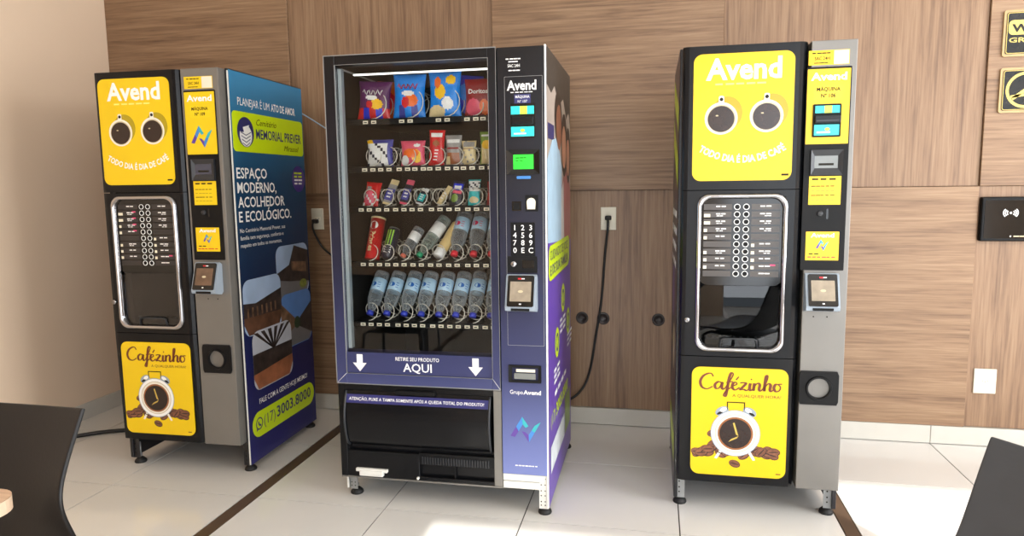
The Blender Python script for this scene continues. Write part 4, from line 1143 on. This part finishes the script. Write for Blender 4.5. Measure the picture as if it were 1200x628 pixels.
bag('chip_bag', 'bright blue chip bag behind the azure one with the yellow patch', 'chip bag', G1, (0, .520), .13, .178, .045, BLUE, [blob(.5, .6, .3, .2, LBLUE)], y=.225, roll=.10)
def word(s, w, h, z, y, m, dx=0.0, bold=0.02, rot=False):
    """printed word on the face of a pack"""
    def go(b):
        F = b.F
        b.F = frame((dx, y, z), (0, 0, 1), (-1, 0, 0)) if rot else frame((dx, y, z), (1, 0, 0), (0, 0, 1))
        b.text(s, 0, 0, 0, m, w=w, h=h, bold=bold, align='C'); b.F = F
    return go
bag('chip_bag', 'dark red tortilla chip bag at the right end of the top tray', 'chip bag', G1, (0, .602), .125, .150, .05, DKRED,
    [blob(.32, .24, .28, .22, PNK), blob(.70, .24, .16, .2, ORANGE)], extra=word('Doritos', .078, .018, .088, -.0262, WHT))
G2 = 'snack packs on the second tray'
bag('snack_bag', 'indigo snack bag with pale blue dotted front and yellow corner', 'snack bag', G2, (1, .172), .118, .112, .045, NVF,
    [blob(.12, .88, .14, .12, YEL), blob(.45, .62, .26, .10, ORANGE), lambda u, v: (DKN if (int(u*9)+int(v*9)) % 5 == 0 else WHT) if u < .82 and v < .86 else None])
bag('snack_bag', 'rose snack bag with golden middle on the second tray', 'snack bag', G2, (1, .316), .108, .104, .04, PNK,
    [blob(.68, .38, .2, .26, YEL), blob(.45, .5, .34, .18, ORANGE), blob(.18, .22, .18, .2, WHT), blob(.70, .80, .14, .07, WHT)])
bag('snack_bag', 'tall narrow red snack pack with white lettering band', 'snack bag', G2, (1, .415), .068, .145, .03, RED,
    [(.15, .78, .85, .90, WHT), blob(.5, .62, .25, .08, BRN), lambda u, v: WHT if .15 < v < .5 and abs(u-.35-.5*v) < .12 and int(v*22) % 2 else None], roll=.04)
bag('snack_bag', 'brown and silver snack pack right of the tall red one', 'snack bag', G2, (1, .490), .070, .122, .032, GRY,
    [(.1, .02, .9, .42, BRN), (.05, .02, .3, .3, CRM), (.1, .74, .9, .84, WHT), (.1, .52, .9, .60, DKRED)])
bag('snack_bag', 'pale cream nut pack, second from the right on the second tray', 'snack bag', G2, (1, .555), .062, .098, .034, CRM,
    [(.1, .74, .9, .95, GRY), (.1, .64, .9, .68, BRN), lambda u, v: GRY if (int(u*8)*3+int(v*11)*5) % 7 == 0 else None])
bag('snack_bag', 'green and yellow snack pack at the right end of the second tray', 'snack bag', G2, (1, .631), .062, .132, .034, GRN,
    [(.1, .02, .9, .62, CRM), blob(.5, .6, .35, .14, YEL), (.1, .86, .9, .92, WHT)])
G3 = 'sweets on the third tray'
bag('sweet_pack', 'crimson sweet pack with pale round print at the left end of the third tray', 'sweet pack', G3, (2, .120), .070, .105, .030, RED,
    [blob(.4, .32, .36, .28, PNK), (.12, .62, .42, .80, GRY), lambda u, v: WHT if v < .5 and (int(u*7)+int(v*9)) % 4 == 0 else None], tilt=.30, roll=.10)
def bar(label, x, w, h, d, base, band, tip, tilt, roll):
    b = MB()
    b.box(-w/2, -d, h*.08, w/2, 0, h*.80, base, d*.3, 2); b.box(-w/2+.0006, -d-.0006, h*.16, w/2-.0006, -d*.5, h*.62, band, .001, 1)
    b.box(-w/2, -d*.62, h*.80, w/2, -d*.38, h, tip); b.box(-w/2, -d*.62, 0, w/2, -d*.38, h*.08, tip)
    for k in range(3): b.add([(-w*.25+q[0], -d-.0012, h*(.26+.13*k)+q[1]) for q in rrect(0, 0, w*.5, h*.06, .001)], [tuple(range(28))], WHT)
    o = b.build('chocolate_bar'); tag(o, label, 'chocolate bar', G3); place(o, x, .150, TRAYS[2]+.004+.004, tilt, 0, roll)
bar('slim grey chocolate bar with pale yellow tip on the third tray', .193, .036, .115, .014, GRY, NVF, CRM, .42, .26)
bar('slim dark blue chocolate bar with pink tip on the third tray', .268, .033, .112, .014, DKN, NVF, PNK, .42, .22)
bar('small black and turquoise chocolate bar in the middle of the third tray', .337, .030, .075, .013, DKN, TEALF, WHT, .5, .30)
bar('thin cream coloured wafer bar on the third tray', .424, .022, .090, .014, CRM, CRM, CRM, .5, .46)
bag('sweet_pack', 'dark sweet pack with white and blue lettering right of the cream wafer', 'sweet pack', G3, (2, .492), .054, .105, .022, DKN,
    [(.1, .62, .9, .88, BLUE), (.2, .68, .8, .80, WHT), (.1, .48, .9, .58, PNK), blob(.35, .28, .3, .16, GRN)], tilt=.30, roll=.12)
bag('sweet_pack', 'turquoise sweet pack, second from the right on the third tray', 'sweet pack', G3, (2, .571), .052, .108, .022, TEALF,
    [(.05, .54, .95, .94, WHT), lambda u, v: DKN if .6 < v < .88 and (int(u*6)+int(v*12)) % 3 == 0 else None, blob(.5, .2, .4, .12, CRM)], tilt=.22)
bag('sweet_pack', 'red sweet pack half hidden by the door frame on the third tray', 'sweet pack', G3, (2, .648), .050, .100, .022, DKRED, [(.1, .2, .9, .5, RED)], tilt=.25)

# drinks lie back in their coils, caps forward and down
CLEAR = clear_plastic('clear_bottle_plastic', (0.86, 0.90, 0.92)); GREENISH = clear_plastic('greenish_bottle_plastic', (0.80, 0.88, 0.82))
WATERLABEL = mat('pale_blue_label', (186, 218, 240), 0.35, var=0.08, scale=40); LABELBLUE = mat('blue_label_spot', (34, 104, 190), 0.35)
COLA = mat('dark_soda', (26, 18, 18), 0.1); SODALABEL = mat('ice_blue_label', (176, 206, 224), 0.35, var=0.1, scale=40); LABELRED = mat('magenta_label_spot', (214, 40, 90), 0.35)
JUICE = mat('cream_drink', (226, 196, 134), 0.25, var=0.1); CAPBLUE = mat('blue_cap', (56, 70, 190), 0.35); CAPRED = mat('red_cap', (222, 44, 60), 0.35); CAPGREEN = mat('green_cap', (10, 150, 104), 0.35); CAPPINK = mat('salmon_cap', (232, 120, 96), 0.35)
def bottle(name, label, cat, group, r, L, body, labelm, spot, capm, liquid=None):
    """bottle standing on its cap: local z runs from the cap to the base"""
    t = thing(name, label, cat, group=group)
    b = MB()
    b.lathe([(r*.42, L*.085), (r*.42, L*.12), (r*.48, L*.14), (r*.62, L*.20), (r*.86, L*.30), (r*.97, L*.37), (r*.93, L*.42), (r, L*.46), (r, L*.52), (r*.95, L*.53), (r*.95, L*.82), (r, L*.84), (r*.97, L*.88), (r, L*.92), (r*.93, L*.985), (r*.6, L), (0, L*.975)], body, 24)
    b.build('bottle_body', t)
    if liquid:
        b = MB(); b.lathe([(0, L*.14), (r*.36, L*.14), (r*.80, L*.30), (r*.91, L*.37), (r*.87, L*.42), (r*.91, L*.5), (r*.91, L*.9), (0, L*.9)], liquid, 20); b.build('drink', t)
    b = MB(); b.lathe([(r*.965, L*.54), (r*.985, L*.545), (r*.985, L*.81), (r*.965, L*.815)], labelm, 24)
    if spot:
        a0 = -pi/2-.35
        for (dz, q, m) in ((.66, .42, spot),):
            ring = []
            for k in range(14):
                a = 2*pi*k/14; ang = a0+q*cos(a); ring.append((r*1.0*cos(ang), r*1.0*sin(ang), L*dz+L*.05*sin(a)))
            b.add(ring, [tuple(range(14))], m)
        for k in range(3):
            ang = [a0+.55+.1*i for i in range(5)]
            b.add([(r*1.0*cos(a), r*1.0*sin(a), L*(.60+.05*k)) for a in ang]+[(r*1.0*cos(a), r*1.0*sin(a), L*(.612+.05*k)) for a in ang[::-1]], [tuple(range(10))], m)
    b.build('bottle_label', t)
    b = MB(); prof = [(r*.36, 0), (r*.46, .002), (r*.47, L*.075), (r*.44, L*.08), (r*.44, L*.09)]; b.lathe(prof, capm, 22)
    b.build('bottle_cap', t)
    return t
ORD = ['leftmost', 'second from the left', 'third from the left', 'fourth from the left', 'fifth from the left', 'third from the right', 'second from the right', 'rightmost']
GW = 'water bottles on the bottom tray'
w0 = None
WB = [(.102, .12, 0), (.178, .13, .2), (.256, .12, .5), (.332, .10, -.1), (.410, .09, .2), (.484, .08, .5), (.558, .06, .5), (.634, .04, .3)]
for k, (x, roll, spin) in enumerate(WB):
    if w0 is None: o = w0 = bottle('water_bottle', '', 'bottle', GW, .0325, .205, CLEAR, WATERLABEL, LABELBLUE, CAPBLUE)
    else: o = copy_tree(w0)
    o['label'] = 'clear water bottle with blue cap, %s on the bottom tray' % ORD[k]
    place(o, x, .140, TRAYS[4]+.022, .58, 0, roll)
    o.matrix_world = o.matrix_world @ Matrix.Rotation(spin, 4, 'Z')
GS = 'soda bottles on the fourth tray'
s0 = None
for k, (x, roll) in enumerate(((.483, .10), (.566, .06), (.642, .04))):
    if s0 is None: o = s0 = bottle('soda_bottle', '', 'bottle', GS, .0335, .215, CLEAR, SODALABEL, LABELRED, CAPRED, COLA)
    else: o = copy_tree(s0)
    o['label'] = 'dark soda bottle with ice blue label and red cap, ' + ('nearest the cream drink', 'the middle one of three', 'cut by the door frame')[k]
    place(o, x, .140, TRAYS[3]+.024, .62, 0, roll)
o = bottle('soda_bottle', 'clear bottle with a green cap and white label on the fourth tray', 'bottle', GS, .029, .215, GREENISH, WHT, None, CAPGREEN); place(o, .330, .140, TRAYS[3]+.020, .66, 0, .42)
o = bottle('juice_bottle', 'small bottle with a salmon cap on the fourth tray', 'bottle', GS, .025, .150, CLEAR, WHT, None, CAPPINK, COLA); place(o, .259, .140, TRAYS[3]+.018, .62, 0, .36)
def milk_drink():
    t = thing('yogurt_drink', 'cream coloured drink bottle lying between green cap bottle and red cap sodas', 'bottle', group=GS)
    b = MB(); r, L = .024, .175
    b.lathe([(r*.8, .030), (r*.95, .035), (r, L*.30), (r*.94, L*.5), (r, L*.7), (r, L*.95), (r*.8, L), (0, L)], JUICE, 22); b.build('bottle_body', t)
    b = MB(); b.lathe([(r*.9, 0), (r*1.0, .002), (r*1.0, .034), (r*.9, .038)], WHT, 22); b.build('bottle_cap', t)
    return t
place(milk_drink(), .412, .145, TRAYS[3]+.020, .62, 0, .38)
def chip_can():
    t = thing('chip_can', 'tall red stacked chip can standing at the left end of the fourth tray', 'chip can', group='cans on the fourth tray')
    r, L = .031, .185
    b = MB(); b.lathe([(0, 0), (r, 0), (r*1.02, .003), (r, .006), (r, L-.008)], RED, 28)
    b.F = XYZ
    def wrapt(x, y): return (x, y)
    vs, fs = text_mesh_cache('Pringles', .03, 0)
    x0 = min(p[0] for p in vs); x1 = max(p[0] for p in vs); sc = .088/(x1-x0)
    P = []
    for p in vs:
        a = -pi/2-.1+(-(p[1]-.32)*sc*1.15)/r*-1; z = .118-(p[0]-x0)*sc
        P.append(((r+.0006)*cos(a), (r+.0006)*sin(a), z))
    b.add(P, [f for f in fs], CRM)
    ov = [((r+.0006)*cos(-pi/2-.1+.62*cos(q)), (r+.0006)*sin(-pi/2-.1+.62*cos(q)), .145+.017*sin(q)) for q in [2*pi*k/18 for k in range(18)]]
    b.add(ov, [tuple(range(18))], WHT)
    b.build('can_body', t)
    b = MB(); b.lathe([(r*.99, L-.008), (r*1.04, L-.006), (r*1.04, L), (r*.95, L+.001), (0, L)], CRM, 28); b.build('can_lid', t)
    return t
place(chip_can(), .118, .150, TRAYS[3]+.006, .36, 0, .06)
def drink_can():
    t = thing('drink_can', 'slim black energy drink can with green claw pattern beside the red chip can', 'drink can', group='cans on the fourth tray')
    r, L = .0265, .140
    b = MB(); b.lathe([(0, 0), (r*.8, 0), (r, .008), (r, L-.014), (r*.82, L-.003)], DKN, 26)
    for k in range(3):
        c = -pi/2-.55+.45*k; A = [c-.13, c+.13, c+.07, c-.09]
        z0, z1 = .055, .125
        b.add([((r+.0006)*cos(A[0]), (r+.0006)*sin(A[0]), z1), ((r+.0006)*cos(A[1]), (r+.0006)*sin(A[1]), z1), ((r+.0006)*cos(A[2]), (r+.0006)*sin(A[2]), z0), ((r+.0006)*cos(A[3]), (r+.0006)*sin(A[3]), z0)], [(0, 3, 2, 1)], pm('lime_film', (150, 205, 60)))
    for k in range(3):
        z = .022+.011*k; A = [-pi/2-.6+.24*i for i in range(6)]
        b.add([((r+.0006)*cos(a), (r+.0006)*sin(a), z) for a in A]+[((r+.0006)*cos(a), (r+.0006)*sin(a), z+.006) for a in A[::-1]], [tuple(range(12))], WHT)
    b.build('can_body', t)
    b = MB(); b.lathe([(r*.82, L-.003), (r*.86, L), (r*.78, L), (r*.74, L-.004), (0, L-.004)], GALV, 26); b.build('can_lid', t)
    return t
place(drink_can(), .186, .150, TRAYS[3]+.008, .44, 0, .12)

# ------------------------------------------------------------------ things on the wall
OUTLETW = mat('ivory_outlet_plastic', (220, 214, 194), 0.35, var=0.01)
WF = WY+0.010     # face of the upright-grain panels
def outlet(label, x, z, w, h, yface, blank=False):
    t = thing('wall_outlet', label, 'wall outlet', (x, yface, z), group='wall outlets on the wood panelling')
    b = MB(FRONT); b.box(-w/2, -h/2, 0, w/2, h/2, .008, OUTLETW, .0025, 2); b.build('cover_plate', t)
    b = MB(FRONT); hx = rrect(-.021, -.012, .021, .012, .008, 4); b.prism(hx, .007, .0088, CREAM)
    for dx in (-.010, 0, .010): b.flat(circ(dx, .002 if dx else -.003, .0024, 10), .0092, DARKINK)
    b.build('socket', t)
    return t
outlet('ivory wall outlet with black plug beside the left coffee machine', -1.927, 1.146, .075, .122, WY-.004)
outlet('ivory wall outlet with black plug above the hanging cord', -.246, 1.142, .082, .122, WF)
outlet('ivory wall outlet with nothing plugged in, low on the right', 1.604, .333, .100, .124, WF)
def cord(name, label, pts, r, plug=None, m=CORDBLACK):
    t = thing(name, label, 'cord', tuple(pts[0]))
    o0 = Vector(pts[0])
    P = [Vector(p)-o0 for p in pts]
    # Catmull-Rom through the points
    path = []
    for i in range(len(P)-1):
        a = P[max(i-1, 0)]; b_ = P[i]; c = P[i+1]; d = P[min(i+2, len(P)-1)]
        for k in range(8):
            u = k/8
            path.append(0.5*((2*b_)+(c-a)*u+(2*a-5*b_+4*c-d)*u*u+(3*b_-a-3*c+d)*u**3))
    path.append(P[-1])
    b = MB(); b.tube(path, r, m, 8); b.build('cable', t)
    if plug:
        b = MB(); b.box(-.017, -.030, -.012, .017, .0, .012, m, .006, 3); b.box(-.009, -.044, -.009, .009, -.028, .007, m, .004, 2)
        b.build('plug', t, Vector(plug)-o0)
    return t
cord('power_cord', 'black power cord hanging from the middle outlet to the floor behind the snack machine',
     [(-.246, WF-.052, 1.142), (-.246, WF-.06, 1.09), (-.262, WF-.03, .95), (-.282, WF-.012, .70), (-.315, WF-.012, .48), (-.345, WF-.02, .30), (-.39, WF-.04, .20), (-.47, WF-.06, .14), (-.60, WF-.08, .10)], .0065, (-.246, WF-.0095, 1.146))
cord('power_cord', 'black power cord drooping from the outlet beside the left coffee machine',
     [(-1.932, WY-.057, 1.130), (-1.932, WY-.06, 1.09), (-1.90, WY-.04, 1.00), (-1.85, WY-.03, .945), (-1.76, WY-.04, .90), (-1.62, WY-.06, .86)], .006, (-1.932, WY-.0145, 1.133))
cord('network_cable', 'thin pale blue cable strung between the left coffee machine and the snack machine',
     [(-1.90, 3.475, 1.74), (-1.83, 3.475, 1.70), (-1.72, 3.46, 1.635), (-1.60, 3.43, 1.565), (-1.48, 3.39, 1.515), (-1.37, 3.37, 1.49), (-1.28, 3.36, 1.48)], .0035, None, mat('pale_blue_cable', (150, 178, 200), .45))
cord('floor_cable', 'thick black cable lying on the floor left of the left coffee machine',
     [(-3.235, 2.86, .012), (-3.10, 2.98, .012), (-2.95, 3.11, .012), (-2.75, 3.19, .012), (-2.45, 3.22, .012)], .011)
def grommet(label, x):
    b = MB(FRONT)
    b.lathe([(.034, 0), (.034, .003), (.031, .0055), (.024, .006), (.022, .003), (0, .003)], mat('dark_brown_grommet', (44, 36, 34), .4), 26)
    b.box(-.012, -.005, .003, .012, .005, .0056, mat('dark_brown_grommet', (44, 36, 34), .4), .001, 1)
    o = b.build('cable_grommet', None, (x, WF, .598)); tag(o, label, 'cable grommet', 'round grommets in the wall panel')
grommet('dark round cable grommet close to the snack machine side', -.388)
grommet('dark round cable grommet that the hanging cord passes over', -.272)
grommet('dark round cable grommet close to the numbered 106 coffee machine', .022)
def reader():
    t = thing('access_reader', 'black wall mounted contactless reader with white wave symbol', 'card reader', (1.70, WF, 1.134))
    b = MB(FRONT); b.box(-.172, -.106, 0, .172, .106, .034, BLACKMATTE, .008, 3); b.build('housing', t)
    b = MB(FRONT); b.plate(-.158, -.092, .158, .090, .006, .030, .0352, BLACKGLOSS); n = .0356
    cx, cz = -.048, .030
    b.flat(circ(cx, cz, .005, 12), n, WHITE)
    for k, R in enumerate((.013, .021, .029)):
        for s in (0, pi):
            A = [s-.75+1.5*i/10 for i in range(11)]
            b.flat([(cx+R*cos(a), cz+R*.85*sin(a)) for a in A]+[(cx+(R+.0042)*cos(a), cz+(R+.0042)*.85*sin(a)) for a in A[::-1]], n, WHITE)
    micro(b, -.03, .10, -.084, .006, n, CUPSHADE, 5, 2); b.rect(-.046, -.085, -.040, -.078, n, CREAM)
    b.build('reader_face', t)
reader()
SIGNBLACK = mat('black_sign_acrylic', (26, 32, 36), .2); SIGNGOLD = mat('matte_gold_edge', (176, 148, 104), .4, .2); SIGNYEL = mat('gold_vinyl', (214, 190, 98), .4)
def sign(label, x0, z0, z1, wifi):
    w = .215; h = z1-z0
    t = thing('wall_sign', label, 'sign', (x0+w/2, WY-.004, (z0+z1)/2), group='square black signs on the panelling')
    b = MB(FRONT); b.plate(-w/2, -h/2, w/2, h/2, .012, 0, .010, SIGNGOLD); b.build('backing', t)
    b = MB(FRONT); b.plate(-w/2+.011, -h/2+.011, w/2-.011, h/2-.011, .009, .009, .0125, SIGNBLACK); n = .0130
    b.band(rrect(-w/2+.013, -h/2+.013, w/2-.013, h/2-.013, .010), rrect(-w/2+.0155, -h/2+.0155, w/2-.0155, h/2-.0155, .009), .0122, n, SIGNYEL)
    if wifi:
        b.plate(-.088, -.008, .088, .058, .020, .012, n, SIGNYEL)
        b.text('WI-FI', 0, .006, n+.0005, SIGNBLACK, w=.150, h=.034, bold=.04, align='C')
        b.text('GRÁTIS', 0, -.042, n, SIGNYEL, w=.168, h=.022, bold=.015, align='C')
    else:
        b.band(circ(0, 0, .083, 40), circ(0, 0, .070, 40), .012, n, SIGNYEL)
        b.flat([(-.058, -.034), (-.050, -.046), (.056, .036), (.048, .046)], n, SIGNYEL)
        b.flat([(-.062, -.024), (-.062, -.036), (.03, -.024), (.03, -.012)], n, SIGNYEL)
    b.build('sign_face', t)
sign('square black and gold sign with a W in a gold badge, upper of the two', 1.573, 1.889, 2.099, True)
sign('square black and gold sign with a ring symbol, lower of the two', 1.573, 1.632, 1.838, False)

# ------------------------------------------------------------------ seats and table in front
SHELL = mat('black_chair_shell', (17, 18, 21), .40, bump=.06, spec=.4); SHELLSUNLIT = mat('sunlit_black_chair_shell', (58, 60, 63), .40, bump=.06)  # second shell is the same black plastic with sunlit sheen put into its colour
LEGM = mat('grey_steel_tube', (120, 120, 122), .35, .6)
def chair(label, loc, rz, m, hw):
    """one-piece shell chair; local -y is forward"""
    t = thing('shell_chair', label, 'chair', loc, rz, 'black shell chairs around the tables')
    yz = [(.300, .802, .030), (.2985, .797, .030), (.285, .755, .032), (.262, .685, .035), (.244, .625, .038), (.234, .585, .040), (.222, .550, .044), (.206, .515, .048), (.180, .480, .050),
          (.140, .455, .050), (.080, .440, .045), (.0, .436, .036), (-.10, .440, .030), (-.175, .444, .022), (-.205, .436, .012), (-.215, .420, .006)]
    prof = [(y, z, w, c) for (y, z, c), w in zip(yz, hw)]
    US = (-1, -.97, -.8, -.6, -.4, -.2, 0, .2, .4, .6, .8, .97, 1); rows = []
    for k, (y, z, hw, c) in enumerate(prof):
        k0, k1 = max(k-1, 0), min(k+1, len(prof)-1)
        ty, tz = prof[k1][0]-prof[k0][0], prof[k1][1]-prof[k0][1]; L = math.hypot(ty, tz)
        ny, nz = tz/L, -ty/L            # towards the sitter: forward on the back, up on the seat
        rows.append([])
        for u in US:
            q = c*abs(u)**2.2
            rows[-1].append((u*hw, y+ny*q*(1 if ny < 0 else 1), z+nz*q))
    b = MB(); b.sweep(rows, m, True, close=False)
    o = b.build('seat_shell', t)
    md = o.modifiers.new('thickness', 'SOLIDIFY'); md.thickness = .011; md.offset = 0
    md = o.modifiers.new('smooth', 'SUBSURF'); md.levels = 1; md.render_levels = 2
    for (sx, sy) in ((1, 1), (-1, 1), (1, -1), (-1, -1)):
        b = MB(); b.tube([(sx*.15, sy*.13+.0, .425), (sx*.19, sy*.17, .41), (sx*.215, sy*.20, .012)], .011, LEGM, 10)
        b.lathe([(.014, 0), (.014, .016)], RUBBER, 12, Matrix.Translation((sx*.215, sy*.20, 0)))
        b.build('leg', t)
    b = MB(); b.box(-.16, -.14, .412, .16, .14, .424, LEGM, .003); b.build('seat_bracket', t)
    return t
chair('black shell chair at the wooden table, in the left corner of the view', (-1.572, 1.07, 0), .0, SHELL,
      [.254, .253, .247, .237, .232, .242, .272, .312, .336, .340, .330, .300, .29, .27, .25, .24])
chair('black shell chair catching the sun near the right edge of the view', (.558, 1.165, 0), radians(-56), SHELLSUNLIT,
      [.215, .216, .218, .220, .222, .228, .236, .246, .256, .262, .262, .262, .258, .245, .23, .22])
TOPM = wood_mat('pale_table_laminate', 'X', 41.0, (176, 140, 112), (204, 170, 140), (222, 192, 164), .35); EDGEM = mat('table_edge_band', (200, 176, 150), .45)
def table():
    t = thing('cafe_table', 'pale wooden table top in front of the left black chair', 'table', (-1.553, .69, 0))
    b = MB(); o = rrect(-.37, -.36, .37, .36, .05, 8)
    b.prism(o, .722, .748, EDGEM); b.flat(o, .7486, TOPM); b.build('table_top', t)
    b = MB(); b.lathe([(.035, .02), (.035, .70), (.12, .705), (.12, .722)], LEGM, 20); b.build('column', t)
    b = MB(); b.lathe([(.24, 0), (.24, .008), (.04, .022), (0, .022)], RUBBER, 28); b.build('table_base', t)
table()
